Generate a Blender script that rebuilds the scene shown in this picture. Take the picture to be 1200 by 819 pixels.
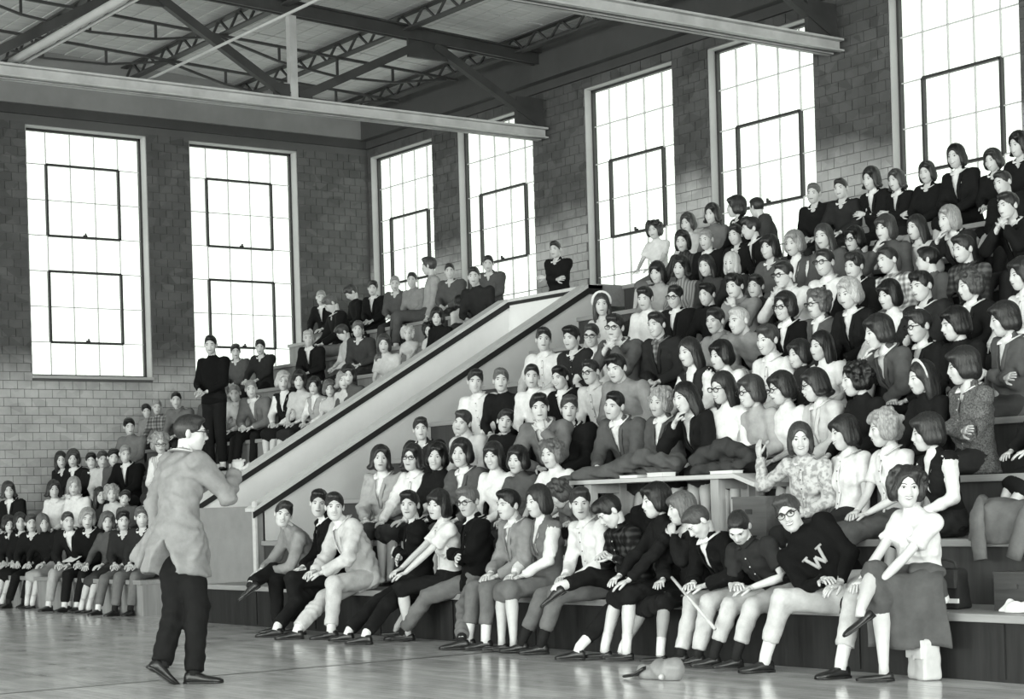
import bpy, math, random
import numpy as np
from mathutils import Matrix, Vector

# ---------------------------------------------------------------- clear
for o in list(bpy.data.objects):
    bpy.data.objects.remove(o)
SC = bpy.context.scene
COL = SC.collection
random.seed(7)
RNG = np.random.default_rng(11)

# ---------------------------------------------------------------- camera (level view camera with rising front)
F_PX, TH, ROLL, PY = 2179.46, 0.627060, 0.0287462, 592.237      # for a 1200 x 819 frame
CAMZ = 1.12
DV = np.array([-math.cos(TH), math.sin(TH), 0.0])
RV = np.array([DV[1], -DV[0], 0.0])
cam_data = bpy.data.cameras.new('camera')
cam = bpy.data.objects.new('camera', cam_data)
COL.objects.link(cam)
cam_data.sensor_fit = 'HORIZONTAL'
cam_data.sensor_width = 36.0
cam_data.lens = 36.0 * F_PX / 1200.0
cam_data.shift_y = (PY - 409.5) / 1200.0
cam_data.clip_start, cam_data.clip_end = 0.1, 500
_r, _u, _b = Vector(RV), Vector((0, 0, 1)), Vector(-DV)
ca, sa = math.cos(ROLL), math.sin(ROLL)
_r2, _u2 = _r * ca - _u * sa, _r * sa + _u * ca
cam.matrix_world = Matrix(((_r2.x, _u2.x, _b.x, 0), (_r2.y, _u2.y, _b.y, 0), (_r2.z, _u2.z, _b.z, CAMZ), (0, 0, 0, 1)))
SC.camera = cam

def ray(x, y):
    c, s = math.cos(-ROLL), math.sin(-ROLL)
    a, b = x - 600.0, y - PY
    u, v = c * a + s * b, -s * a + c * b
    return DV + RV * (u / F_PX) + np.array([0, 0, -v / F_PX])
def on_y(x, y, Y):
    k = ray(x, y); return np.array([0, 0, CAMZ]) + k * (Y / k[1])
def on_z(x, y, Z):
    k = ray(x, y); return np.array([0, 0, CAMZ]) + k * ((Z - CAMZ) / k[2])

# ---------------------------------------------------------------- light
TINT = (0.955, 1.0, 0.945)                       # the print's faint green cast
world = bpy.data.worlds.new('world'); SC.world = world
world.use_nodes = True
bg = world.node_tree.nodes['Background']
bg.inputs[0].default_value = (0.965, 1.0, 0.955, 1)
bg.inputs[1].default_value = 2.6
def area_light(name, loc, rot, sx, sy, power):
    l = bpy.data.lights.new(name, 'AREA'); l.shape = 'RECTANGLE'; l.size = sx; l.size_y = sy
    l.energy = power; l.color = TINT
    o = bpy.data.objects.new(name, l); COL.objects.link(o); o.location = loc; o.rotation_euler = rot
    return o
# added unseen area lamps stand in for window daylight; both walls there are solid
for i, x in enumerate((-21.0, -15.5, -10.0, -4.5, 1.0)):
    area_light('daylight_standin_front', (x, -13.3, 3.4), (math.radians(90), 0, 0), 4.2, 4.4, 1400)
for i, y in enumerate((-8.0, -1.0, 6.0)):
    area_light('daylight_standin_rear', (9.3, y, 3.2), (math.radians(90), 0, math.radians(90)), 4.6, 4.2, 1900)
SC.view_settings.view_transform = 'Standard'
SC.view_settings.look = 'None'
SC.view_settings.exposure = -0.42
SC.view_settings.gamma = 1.0
SC.view_settings.use_curve_mapping = False

# ---------------------------------------------------------------- materials
MATS = {}
def nodes_of(name, rough=0.85):
    m = bpy.data.materials.new(name); m.use_nodes = True
    nt = m.node_tree; b = nt.nodes['Principled BSDF']
    b.inputs['Roughness'].default_value = rough
    return m, nt, b
def N(nt, kind, **kw):
    n = nt.nodes.new(kind)
    for k, v in kw.items():
        if k in n.inputs: n.inputs[k].default_value = v
        else: setattr(n, k, v)
    return n
def grey(v): return (v, v, v, 1)
def ramp(nt, fac, stops):
    r = nt.nodes.new('ShaderNodeValToRGB'); e = r.color_ramp.elements
    e[0].position, e[0].color = stops[0][0], grey(stops[0][1])
    e[1].position, e[1].color = stops[-1][0], grey(stops[-1][1])
    for p, v in stops[1:-1]:
        k = e.new(p); k.color = grey(v)
    nt.links.new(fac, r.inputs[0]); return r.outputs[0]
def bump(nt, b, h, strength, dist=0.01):
    n = N(nt, 'ShaderNodeBump', Strength=strength, Distance=dist)
    nt.links.new(h, n.inputs['Height']); nt.links.new(n.outputs[0], b.inputs['Normal'])
def noise(nt, vec, scale, detail=3, rough=0.55):
    n = N(nt, 'ShaderNodeTexNoise', Scale=scale, Detail=detail, Roughness=rough)
    if vec is not None: nt.links.new(vec, n.inputs['Vector'])
    return n.outputs['Fac']
def coords(nt, which='Object', scale=None):
    t = nt.nodes.new('ShaderNodeTexCoord')
    if scale is None: return t.outputs[which]
    mp = N(nt, 'ShaderNodeMapping'); mp.inputs['Scale'].default_value = scale
    nt.links.new(t.outputs[which], mp.inputs['Vector']); return mp.outputs[0]
def world_pos(nt, scale=None):
    g = nt.nodes.new('ShaderNodeNewGeometry')
    if scale is None: return g.outputs['Position']
    mp = N(nt, 'ShaderNodeMapping'); mp.inputs['Scale'].default_value = scale
    nt.links.new(g.outputs['Position'], mp.inputs['Vector']); return mp.outputs[0]

LV = [0.006, 0.011, 0.024, 0.048, 0.09, 0.155, 0.25, 0.37, 0.54, 0.74]
def cloth(d, kind=''):
    key = ('cloth', d, kind)
    if key in MATS: return MATS[key]
    v = LV[d]
    m, nt, b = nodes_of('fabric', 0.92)
    b.inputs['Specular IOR Level'].default_value = 0.15
    c = coords(nt)
    if kind == 'plaid':
        acc = None
        for ax in ('X', 'Z'):
            for sc, w in ((19.0, .6), (7.0, .4)):
                wv = N(nt, 'ShaderNodeTexWave', Scale=sc * .32, Distortion=0.4); wv.bands_direction = ax
                nt.links.new(c, wv.inputs['Vector'])
                mu = N(nt, 'ShaderNodeMath', operation='MULTIPLY'); mu.inputs[1].default_value = w * .5
                nt.links.new(wv.outputs['Fac'], mu.inputs[0])
                if acc is None: acc = mu.outputs[0]
                else:
                    ad = N(nt, 'ShaderNodeMath', operation='ADD')
                    nt.links.new(acc, ad.inputs[0]); nt.links.new(mu.outputs[0], ad.inputs[1]); acc = ad.outputs[0]
        col = ramp(nt, acc, [(0.2, v * .4), (0.5, v), (0.8, min(.8, v * 1.9 + .03))])
    elif kind == 'stripe':
        wv = N(nt, 'ShaderNodeTexWave', Scale=9.0, Distortion=0.6); wv.bands_direction = 'X'
        nt.links.new(c, wv.inputs['Vector'])
        col = ramp(nt, wv.outputs['Fac'], [(0.3, v * .55), (0.6, v * 1.15)])
    elif kind == 'tweed':
        col = ramp(nt, noise(nt, c, 75, 3, .8), [(0.32, v * .25), (0.68, v * 2.3)])
    elif kind == 'flower':
        col = ramp(nt, noise(nt, c, 30, 2), [(0.40, v * .55), (0.55, v)])
    else:
        col = ramp(nt, noise(nt, c, 11, 4, .65), [(0.25, v * .78), (0.75, min(.84, v * 1.14))])
    nt.links.new(col, b.inputs['Base Color'])
    bump(nt, b, noise(nt, c, 42, 4, .7), .35, .008)
    MATS[key] = m; return m
HV = [0.007, 0.018, 0.042, 0.10, 0.26, 0.42]
def hair_mat(d):
    key = ('hair', d)
    if key in MATS: return MATS[key]
    v = HV[d]
    m, nt, b = nodes_of('hair', 0.42)
    c = coords(nt, 'Object', (60, 60, 9))
    n = noise(nt, c, 2.2, 4, .65)
    nt.links.new(ramp(nt, n, [(0.3, v * .55), (0.72, v * 1.7)]), b.inputs['Base Color'])
    bump(nt, b, n, .7, .006)
    b.inputs['Specular IOR Level'].default_value = .45
    MATS[key] = m; return m
def plain(key, v, rough=.6, spec=.4, var=.12, scale=14, metal=0, bmp=.1):
    if key in MATS: return MATS[key]
    m, nt, b = nodes_of(key, rough)
    c = coords(nt); n = noise(nt, c, scale, 4, .6)
    nt.links.new(ramp(nt, n, [(0.3, v * (1 - var)), (0.7, v * (1 + var))]), b.inputs['Base Color'])
    b.inputs['Specular IOR Level'].default_value = spec
    b.inputs['Metallic'].default_value = metal
    if bmp: bump(nt, b, n, bmp, .01)
    MATS[key] = m; return m
SKIN = plain('skin', .56, .55, .3, .05, 25, 0, .05)
SKIN2 = plain('skin_stocking', .30, .6, .3, .06, 25, 0, 0)
EYE = plain('eye_dark', .010, .3, .5, .1, 20, 0, 0)
WHITE = plain('eye_white_and_teeth', .60, .3, .5, .04, 20, 0, 0)
LIPM = plain('lips', .21, .5, .4, .06, 20, 0, 0)
SHOE = plain('shoe_leather', .012, .35, .5, .3, 9)
SOCK = plain('white_sock', .70, .95, .1, .05, 60)
DARKSOCK = plain('dark_sock', .02, .95, .1, .05, 60)
GLASSM = plain('spectacle_frame', .008, .3, .5, .1, 20, 0, 0)

# ---------------------------------------------------------------- object helpers
def mesh(name, V, Fq, mats, fm=None, smooth=True):
    me = bpy.data.meshes.new(name)
    V = np.asarray(V, np.float32)
    if isinstance(Fq, np.ndarray):
        n = Fq.shape[1]; tot = np.full(len(Fq), n, np.int32); flat = Fq.ravel().astype(np.int32)
    else:
        tot = np.fromiter((len(f) for f in Fq), np.int32, len(Fq))
        flat = np.fromiter((i for f in Fq for i in f), np.int32, int(tot.sum()))
    me.vertices.add(len(V)); me.vertices.foreach_set('co', V.ravel())
    me.loops.add(len(flat)); me.loops.foreach_set('vertex_index', flat)
    me.polygons.add(len(tot))
    st = np.zeros(len(tot), np.int32); st[1:] = np.cumsum(tot)[:-1]
    me.polygons.foreach_set('loop_start', st); me.polygons.foreach_set('loop_total', tot)
    me.polygons.foreach_set('use_smooth', np.full(len(tot), smooth))
    for m in (mats if isinstance(mats, (list, tuple)) else [mats]): me.materials.append(m)
    if fm is not None: me.polygons.foreach_set('material_index', np.asarray(fm, np.int32))
    me.update(calc_edges=True)
    return me
def add(name, me, parent=None, M=None):
    o = bpy.data.objects.new(name, me); COL.objects.link(o)
    if parent is not None: o.parent = parent
    if M is not None: o.matrix_local = M
    return o
def empty(name, loc, rz=0):
    o = bpy.data.objects.new(name, None); COL.objects.link(o)
    o.location = loc; o.rotation_euler = (0, 0, rz); o.empty_display_size = .1
    return o
def tag(o, label, cat, group=None):
    o['label'] = label; o['category'] = cat
    if group: o['group'] = group
    return o
def struct(o):
    o['kind'] = 'structure'; return o
class MB:
    """collects boxes / bars / tubes into ONE mesh"""
    def __init__(s): s.V = []; s.F = []; s.n = 0
    def put(s, V, Fc):
        s.V.append(np.asarray(V, float)); s.F += [[i + s.n for i in f] for f in Fc]; s.n += len(V); return s
    def box(s, x0, x1, y0, y1, z0, z1):
        V = [(x, y, z) for z in (z0, z1) for y in (y0, y1) for x in (x0, x1)]
        return s.put(V, [(0, 2, 3, 1), (4, 5, 7, 6), (0, 1, 5, 4), (2, 6, 7, 3), (0, 4, 6, 2), (1, 3, 7, 5)])
    def bar(s, a, b, w, h, up=(0, 0, 1)):
        a, b = np.array(a, float), np.array(b, float); d = b - a; d /= np.linalg.norm(d)
        u = np.cross(d, np.array(up, float))
        if np.linalg.norm(u) < 1e-4: u = np.cross(d, (1., 0, 0))
        u /= np.linalg.norm(u); v = np.cross(u, d)
        V = [p + u * sx * w / 2 + v * sz * h / 2 for p in (a, b) for sx, sz in ((-1, -1), (1, -1), (1, 1), (-1, 1))]
        return s.put(V, [(3, 2, 1, 0), (4, 5, 6, 7), (0, 1, 5, 4), (1, 2, 6, 5), (2, 3, 7, 6), (3, 0, 4, 7)])
    def prism(s, P, axis, c0, c1):
        """polygon P (2-D) extruded along axis ('x': P=(y,z), 'y': P=(x,z), 'z': P=(x,y))"""
        f = {'x': lambda p, c: (c, p[0], p[1]), 'y': lambda p, c: (p[0], c, p[1]), 'z': lambda p, c: (p[0], p[1], c)}[axis]
        n = len(P); V = [f(p, c0) for p in P] + [f(p, c1) for p in P]
        return s.put(V, [list(range(n))[::-1], list(range(n, 2 * n))] + [(i, (i + 1) % n, n + (i + 1) % n, n + i) for i in range(n)])
    def tube(s, P, R, n=8, ref=(0, 0, 1)):
        V, Fc = tube(P, R, n, ref); return s.put(V, Fc)
    def me(s, name, mat, smooth=False):
        m = mesh(name, np.concatenate(s.V), s.F, mat, None, smooth)
        return m
    def build(s, name, mat, parent=None, smooth=False, bevel=0):
        o = add(name, s.me(name, mat, smooth), parent)
        if bevel:
            b = o.modifiers.new('bevel', 'BEVEL'); b.width = bevel; b.segments = 2; b.limit_method = 'ANGLE'
        return o
def tube(P, R, n=8, ref=(0, 0, 1)):
    """closed tube through points P; R = list of radius or (ra, rb)"""
    P = np.asarray(P, float); k = len(P); V = []; Fc = []
    ref = np.array(ref, float)
    for i in range(k):
        t = P[min(i + 1, k - 1)] - P[max(i - 1, 0)]; t /= (np.linalg.norm(t) + 1e-9)
        u = np.cross(ref, t)
        if np.linalg.norm(u) < .05: u = np.cross((0.3, 1., 0), t)
        u /= np.linalg.norm(u); v = np.cross(t, u)
        ra, rb = R[i] if isinstance(R[i], (tuple, list)) else (R[i], R[i])
        for j in range(n):
            a = 2 * math.pi * j / n
            V.append(P[i] + u * math.cos(a) * ra + v * math.sin(a) * rb)
    for i in range(k - 1):
        for j in range(n):
            Fc.append((i * n + j, i * n + (j + 1) % n, (i + 1) * n + (j + 1) % n, (i + 1) * n + j))
    Fc.append(list(range(n))[::-1]); Fc.append([(k - 1) * n + j for j in range(n)])
    return V, Fc
def ball(c, r, nu=10, nv=6):
    V = []; Fc = []
    for i in range(nv + 1):
        a = math.pi * i / nv
        for j in range(nu):
            b = 2 * math.pi * j / nu
            V.append((c[0] + r[0] * math.sin(a) * math.cos(b), c[1] + r[1] * math.sin(a) * math.sin(b), c[2] - r[2] * math.cos(a)))
    for i in range(nv):
        for j in range(nu):
            Fc.append((i * nu + j, i * nu + (j + 1) % nu, (i + 1) * nu + (j + 1) % nu, (i + 1) * nu + j))
    return V, Fc

# ---------------------------------------------------------------- implicit surfaces (smooth blends) -> one continuous mesh
class Field:
    def __init__(s, lo, hi, h):
        s.lo = np.array(lo, np.float32); s.h = h
        s.n = np.maximum(4, np.ceil((np.array(hi) - s.lo) / h).astype(int) + 1)
        s.D = np.full(s.n, .3, np.float32)
        s.ax = [s.lo[i] + h * np.arange(s.n[i], dtype=np.float32) for i in range(3)]
    def block(s, lo, hi):
        i0 = np.clip(np.floor((np.array(lo) - s.lo) / s.h).astype(int), 0, s.n)
        i1 = np.clip(np.ceil((np.array(hi) - s.lo) / s.h).astype(int) + 1, 0, s.n)
        if (i1 <= i0).any(): return None
        sl = tuple(slice(a, b) for a, b in zip(i0, i1))
        x = s.ax[0][sl[0]][:, None, None]; y = s.ax[1][sl[1]][None, :, None]; z = s.ax[2][sl[2]][None, None, :]
        return sl, x, y, z
    def mix(s, sl, d, k, op):
        A = s.D[sl]
        if op == 'u':
            if k <= 0: s.D[sl] = np.minimum(A, d)
            else:
                h = np.maximum(k - np.abs(A - d), 0) / k
                s.D[sl] = np.minimum(A, d) - h * h * k * .25
        else:                                   # subtract
            d = -d
            h = np.maximum(k - np.abs(A - d), 0) / max(k, 1e-6)
            s.D[sl] = np.maximum(A, d) + h * h * k * .25
    def cone(s, a, b, ra, rb, k=.03, op='u', m=.05):
        a = np.asarray(a, np.float32); b = np.asarray(b, np.float32); R = max(ra, rb) + m
        bl = s.block(np.minimum(a, b) - R, np.maximum(a, b) + R)
        if bl is None: return
        sl, x, y, z = bl
        ba = b - a; bb = float(ba @ ba) + 1e-9
        px, py, pz = x - a[0], y - a[1], z - a[2]
        t = np.clip((px * ba[0] + py * ba[1] + pz * ba[2]) / bb, 0, 1)
        d = np.sqrt((px - t * ba[0]) ** 2 + (py - t * ba[1]) ** 2 + (pz - t * ba[2]) ** 2) - (ra + (rb - ra) * t)
        s.mix(sl, d, k, op)
    def ell(s, c, r, k=.03, op='u', R=None, m=.05):
        c = np.asarray(c, np.float32); r = np.asarray(r, np.float32); e = float(r.max()) + m if R is not None else r + m
        bl = s.block(c - e, c + e)
        if bl is None: return
        sl, x, y, z = bl
        px, py, pz = x - c[0], y - c[1], z - c[2]
        if R is not None:
            px, py, pz = [px * R[0, i] + py * R[1, i] + pz * R[2, i] for i in range(3)]
        k0 = np.sqrt((px / r[0]) ** 2 + (py / r[1]) ** 2 + (pz / r[2]) ** 2)
        k1 = np.sqrt((px / r[0] ** 2) ** 2 + (py / r[1] ** 2) ** 2 + (pz / r[2] ** 2) ** 2) + 1e-6
        s.mix(sl, k0 * (k0 - 1) / k1, k, op)
    def fun(s, lo, hi, f, k=.03, op='u'):
        bl = s.block(lo, hi)
        if bl is None: return
        sl, x, y, z = bl
        s.mix(sl, f(x, y, z), k, op)
    def warp(s, f):
        x = s.ax[0][:, None, None]; y = s.ax[1][None, :, None]; z = s.ax[2][None, None, :]
        s.D += f(x, y, z).astype(np.float32)
    def nets(s):
        D = s.D; D[0] = D[-1] = .1; D[:, 0] = D[:, -1] = .1; D[:, :, 0] = D[:, :, -1] = .1
        S = D < 0; nx, ny, nz = D.shape
        cs = np.zeros((nx - 1, ny - 1, nz - 1), np.int8)
        for i in (0, 1):
            for j in (0, 1):
                for k in (0, 1): cs += S[i:nx - 1 + i, j:ny - 1 + j, k:nz - 1 + k]
        act = (cs > 0) & (cs < 8)
        I, J, K = np.nonzero(act)
        idx = np.full(act.shape, -1, np.int32); idx[I, J, K] = np.arange(len(I))
        acc = np.zeros((len(I), 3), np.float32); cnt = np.zeros(len(I), np.float32)
        C = {(i, j, k): D[I + i, J + j, K + k] for i in (0, 1) for j in (0, 1) for k in (0, 1)}
        for c0 in C:
            for ax in range(3):
                if c0[ax]: continue
                c1 = list(c0); c1[ax] = 1; a, b = C[c0], C[tuple(c1)]
                w = (a < 0) != (b < 0)
                t = np.where(w, a / np.where(w, a - b, 1), 0)
                for q in range(3):
                    acc[:, q] += np.where(w, c0[q] + (t if q == ax else 0), 0)
                cnt += w
        V = (acc / np.maximum(cnt, 1)[:, None] + np.stack([I, J, K], 1)) * s.h + s.lo
        Q = []
        for ax in range(3):
            sl0 = [slice(1, -1)] * 3; sl1 = [slice(1, -1)] * 3
            sl0[ax] = slice(0, -1); sl1[ax] = slice(1, None)
            A, B = S[tuple(sl0)], S[tuple(sl1)]
            ch = A != B
            P = np.argwhere(ch); inside = A[ch]
            off = [1, 1, 1]; off[ax] = 0
            P = P + np.array(off)
            u, v = [q for q in range(3) if q != ax]
            eu = np.eye(3, dtype=int)[u]; ev = np.eye(3, dtype=int)[v]
            q = [idx[tuple((P - o).T)] for o in (eu + ev, ev, 0 * eu, eu)]
            q = np.stack(q, 1)
            flip = inside if ax != 1 else ~inside
            q[~flip] = q[~flip][:, ::-1]
            Q.append(q)
        return V, np.concatenate(Q)
# ---------------------------------------------------------------- head (face to -Y, +X = the person's left)
def head_field(fem, kid):
    f = Field((-.12, -.15, -.16), (.12, .14, .15), .0045)
    j = .9 if fem else 1.0
    f.ell((0, .014, .030), (.073, .094, .088), 0)
    f.ell((0, -.030, -.022), (.060 * (.97 if fem else 1), .064, .082), .03)
    f.ell((0, -.052, -.088), (.031 * j, .030, .026), .035)
    f.ell((0, -.012, -.062), (.052 * j, .05, .03), .04)
    for sx in (-1, 1):
        f.ell((sx * .038, -.060, -.020), (.024, .022, .026), .02)
    if not fem: f.ell((0, -.082, .030), (.048, .014, .012), .02)
    for sx in (-1, 1):
        f.ell((sx * .0315, -.106, .010), (.019, .019, .014), .014, 'd')
    nl = .55 if fem or kid else .9
    f.cone((0, -.086, .022), (0, -.090 - .022 * nl, -.022), .007, .0125 * (.85 + .15 * nl), .012)
    for sx in (-1, 1): f.ell((sx * .011, -.098, -.026), (.009, .010, .008), .008)
    f.ell((0, -.088, -.052), (.024, .012, .013), .012)
    return f
def sampler(f):
    def val(P):
        q = (P - f.lo) / f.h; i = np.clip(np.floor(q).astype(int), 0, np.array(f.n) - 2); t = np.clip(q - i, 0, 1)
        r = 0
        for a in (0, 1):
            for b in (0, 1):
                for c in (0, 1):
                    w = (t[:, 0] if a else 1 - t[:, 0]) * (t[:, 1] if b else 1 - t[:, 1]) * (t[:, 2] if c else 1 - t[:, 2])
                    r = r + w * f.D[i[:, 0] + a, i[:, 1] + b, i[:, 2] + c]
        return r
    return val
HEADS = {}
def head_template(fem, kid, smile, lod):
    key = (fem, kid, smile, lod)
    if key in HEADS: return HEADS[key]
    f = head_field(fem, kid); val = sampler(f)
    nu, nv = ((46, 36), (30, 24), (20, 16))[lod]
    u = np.linspace(0, 2 * np.pi, nu, endpoint=False)
    ph = u - .55 * np.sin(u)                       # denser at the face
    th = np.linspace(.03, np.pi - .05, nv)
    D = np.stack([np.outer(np.sin(th), np.sin(ph)), np.outer(np.sin(th), -np.cos(ph)), np.outer(np.cos(th), np.ones(nu))], -1).reshape(-1, 3)
    r = np.full(len(D), .135)
    for _ in range(90):
        d = val(D * r[:, None]); r = r - np.clip(d, -.004, .004) * .8
        r = np.clip(r, .03, .14)
    V = [D * r[:, None]]; Fc = []; M = []
    for i in range(nv - 1):
        for j in range(nu):
            Fc.append((i * nu + j, (i + 1) * nu + j, (i + 1) * nu + (j + 1) % nu, i * nu + (j + 1) % nu)); M.append(0)
    Fc.append(list(range(nu))); M.append(0)
    Fc.append([(nv - 1) * nu + j for j in range(nu)][::-1]); M.append(0)
    n = nu * nv
    def put(vf, mat):
        nonlocal n
        v, fc = vf; V.append(np.asarray(v)); Fc.extend([[i + n for i in q] for q in fc]); M.extend([mat] * len(fc)); n += len(v)
    def surf(x, z):
        ys = np.linspace(-.13, -.02, 80); d = val(np.stack([np.full(80, x), ys, np.full(80, z)], 1))
        k = np.argmax(d < 0); return ys[k]
    def arc(pts, R, mat, dy=0., n_=5):
        P = [(x, surf(x, z) + dy, z) for x, z in pts]
        put(tube(P, R, n_, (0, 1, 0)), mat)
    for sx in (-1, 1):
        ex, ez = sx * .0315, .010
        y = surf(ex, ez)
        put(ball((ex, y + .002, ez), (.0135, .006, .0065), 10, 5), 2)
        put(ball((ex, y - .0022, ez), (.0068, .0035, .0066), 8, 4), 1)
        arc([(ex - .015, ez + .002), (ex - .006, ez + .0075), (ex + .006, ez + .0075), (ex + .015, ez + .002)], [.0014, .0026, .0026, .0014], 1, .0)
        bz = .0295 if fem else .027
        arc([(ex - sx * .018, bz - .001), (ex - sx * .004, bz + .005), (ex + sx * .010, bz + .004), (ex + sx * .021, bz - .004)],
            [.0022, .0032 if fem else .0042, .003 if fem else .004, .0012], 1, .0)
        # ears
        v, fc = ball((0, 0, 0), (.010, .019, .031), 8, 6)
        v = np.array(v); v[:, 0] = v[:, 0] * sx + sx * .077 + sx * v[:, 1] * .35; v[:, 1] += .016; v[:, 2] -= .006
        if sx < 0: fc = [q[::-1] for q in fc]
        put((v, fc), 0)
    mz = -.053
    if smile:
        w = .027
        put(tube([(x, surf(x, mz + .10 * abs(x) ** 1.0 * abs(x) / .027) - .0005, mz - .001 + .30 * abs(x) * abs(x) / .027) for x in (-w, -w * .6, 0, w * .6, w)], [(.002, .001), (.0058, .003), (.0072, .003), (.0058, .003), (.002, .001)], 6, (0, 1, 0)), 2)
        arc([(x, mz + .0068 + .22 * x * x / .027) for x in (-w, -w * .5, 0, w * .5, w)], [.0016, .003, .0032, .003, .0016], 3)
        arc([(x, mz - .0085 + .50 * x * x / .027) for x in (-w, -w * .5, 0, w * .5, w)], [.0016, .003, .004, .003, .0016], 3)
    else:
        w = .022
        arc([(x, mz + .003 - .03 * abs(x)) for x in (-w, -w * .5, 0, w * .5, w)], [.0012, .0032, .003, .0032, .0012], 3)
        arc([(x, mz - .0045 + .10 * abs(x)) for x in (-w, -w * .5, 0, w * .5, w)], [.0012, .0036, .0046, .0036, .0012], 3)
        arc([(x, mz - .0004) for x in (-w, 0, w)], [.001, .0016, .001], 1, -.0022)
    HEADS[key] = (np.concatenate(V), Fc, M)
    return HEADS[key]

# ---------------------------------------------------------------- hair styles
HAIRS = {}
def hair_template(style, seed=0):
    key = (style, seed)
    if key in HAIRS: return HAIRS[key]
    short = style in ('crew', 'short', 'quiff')
    f = Field((-.19, -.17, -.26 if style in ('long', 'band', 'scarf') else -.19), (.19, .20, .19), .0082)
    E = f.ell
    rg = np.random.default_rng(hash(style) % 1000 + seed if False else sum(map(ord, style)) + seed)
    if style == 'crew':
        E((0, .016, .034), (.079, .099, .092), 0)
        E((0, -.03, .095), (.056, .062, .030), .03)
    elif style == 'short':
        E((0, .018, .036), (.083, .102, .097), 0)
        E((.012 if seed else -.012, -.036, .100), (.064, .062, .034), .03)
    elif style == 'quiff':
        E((0, .018, .038), (.084, .104, .100), 0)
        E((0, -.052, .104), (.062, .052, .042), .03)
        E((.02, -.085, .085), (.035, .026, .024), .02)
    elif style == 'bob':
        E((0, .022, .040), (.092, .110, .107), 0)
        for sx in (-1, 1): E((sx * .072, .018, -.046), (.029, .060, .066), .04)
        E((0, .075, -.045), (.082, .046, .078), .04)
        if seed == 0: E((0, -.070, .074), (.062, .036, .032), .03)
        if seed == 2: E((.030, -.066, .084), (.050, .036, .030), .03)
    elif style == 'flip':
        E((0, .022, .040), (.098, .110, .110), 0)
        for sx in (-1, 1):
            E((sx * .074, .014, -.042), (.029, .056, .056), .04)
            E((sx * .104, .010, -.084), (.030, .042, .022), .035)
        E((0, .080, -.040), (.086, .045, .072), .04)
        E((0, .112, -.090), (.080, .030, .022), .03)
        E((.025, -.068, .086), (.054, .034, .028), .03)
    elif style == 'bouf':
        E((0, .024, .046), (.100, .115, .108), 0)
        for sx in (-1, 1): E((sx * .080, .018, -.030), (.036, .066, .058), .04)
        E((0, .080, -.040), (.090, .050, .070), .04)
        E((.015, -.068, .090), (.062, .040, .032), .03)
    elif style == 'curl':
        E((0, .020, .042), (.094, .106, .104), 0)
        for sx in (-1, 1): E((sx * .080, .012, -.030), (.038, .060, .055), .04)
        E((0, .080, -.030), (.085, .045, .065), .04)
        for _ in range(46):
            a = rg.normal(size=3); a /= np.linalg.norm(a)
            if a[1] < -.3 and a[2] < .3: continue
            E((a[0] * .104, .02 + a[1] * .114, .036 + a[2] * .106), (.026, .026, .024), .012)
    elif style in ('long', 'band'):
        E((0, .020, .038), (.088, .106, .104), 0)
        for sx in (-1, 1): E((sx * .075, .026, -.090), (.030, .056, .120), .04)
        E((0, .076, -.085), (.088, .046, .125), .04)
        if seed == 0: E((0, -.070, .078), (.058, .034, .028), .03)
    elif style == 'scarf':
        E((0, .020, .034), (.092, .110, .108), 0)
        for sx in (-1, 1): E((sx * .060, -.012, -.066), (.030, .058, .062), .04)
        E((0, .060, -.09), (.085, .055, .09), .04)
        E((0, -.055, -.118), (.030, .030, .026), .03)
    # the face stays free
    top = {'crew': .088, 'short': .080, 'quiff': .082, 'bouf': .090, 'flip': .090, 'curl': .088, 'scarf': .074}.get(style, .068 if seed == 0 else .090)
    if short:
        f.ell((0, -.118, top - .098), (.066, .078, .098), .014, 'd')
        for sx in (-1, 1):
            f.ell((sx * .090, .012, -.026), (.026, .026, .040), .010, 'd')          # round the ears
            f.ell((sx * .080, -.064, -.06), (.040, .036, .070), .012, 'd')
        f.fun((-.2, -.2, -.3), (.2, .25, .2), lambda x, y, z: 0 * x + (z + .062 + .25 * np.minimum(y - .02, 0)), .01, 'd')
        f.D = np.where(f.D > .29, .29, f.D)
        zz = f.ax[2][None, None, :]; yy = f.ax[1][None, :, None]
        f.D = np.maximum(f.D, (-.070 - zz) + 0 * yy + 0 * f.ax[0][:, None, None]).astype(np.float32)
    else:
        f.ell((0, -.118, top - .104), (.064 if style != 'scarf' else .056, .085, .104), .014, 'd')
        f.ell((0, -.095, -.125), (.052, .075, .075), .02, 'd')
        f.ell((0, -.01, -.145), (.05, .06, .11), .02, 'd')
    amp = {'crew': .0007, 'short': .0014, 'quiff': .0018, 'scarf': .0022, 'curl': .0024}.get(style, .0017)
    s0 = rg.uniform(0, 6)
    def strands(x, y, z):
        a = np.arctan2(x, y - .02)
        return amp * (1.4 * np.sin(7 * a + 16 * z + s0) + np.sin(23 * a + 26 * z + s0 + 2 * np.sin(19 * z + 3 * a)) + .6 * np.sin(37 * a - 31 * z + 60 * np.abs(x)))
    f.warp(strands)
    HAIRS[key] = f.nets(); return HAIRS[key]
HAIRME = {}
def hair_mesh(style, seed, d):
    k = (style, seed, d)
    if k not in HAIRME:
        V, Q = hair_template(style, seed)
        HAIRME[k] = mesh('hair', V, Q, cloth(8 if d == 5 else 5) if style == 'scarf' else hair_mat(d))
    return HAIRME[k]
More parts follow.
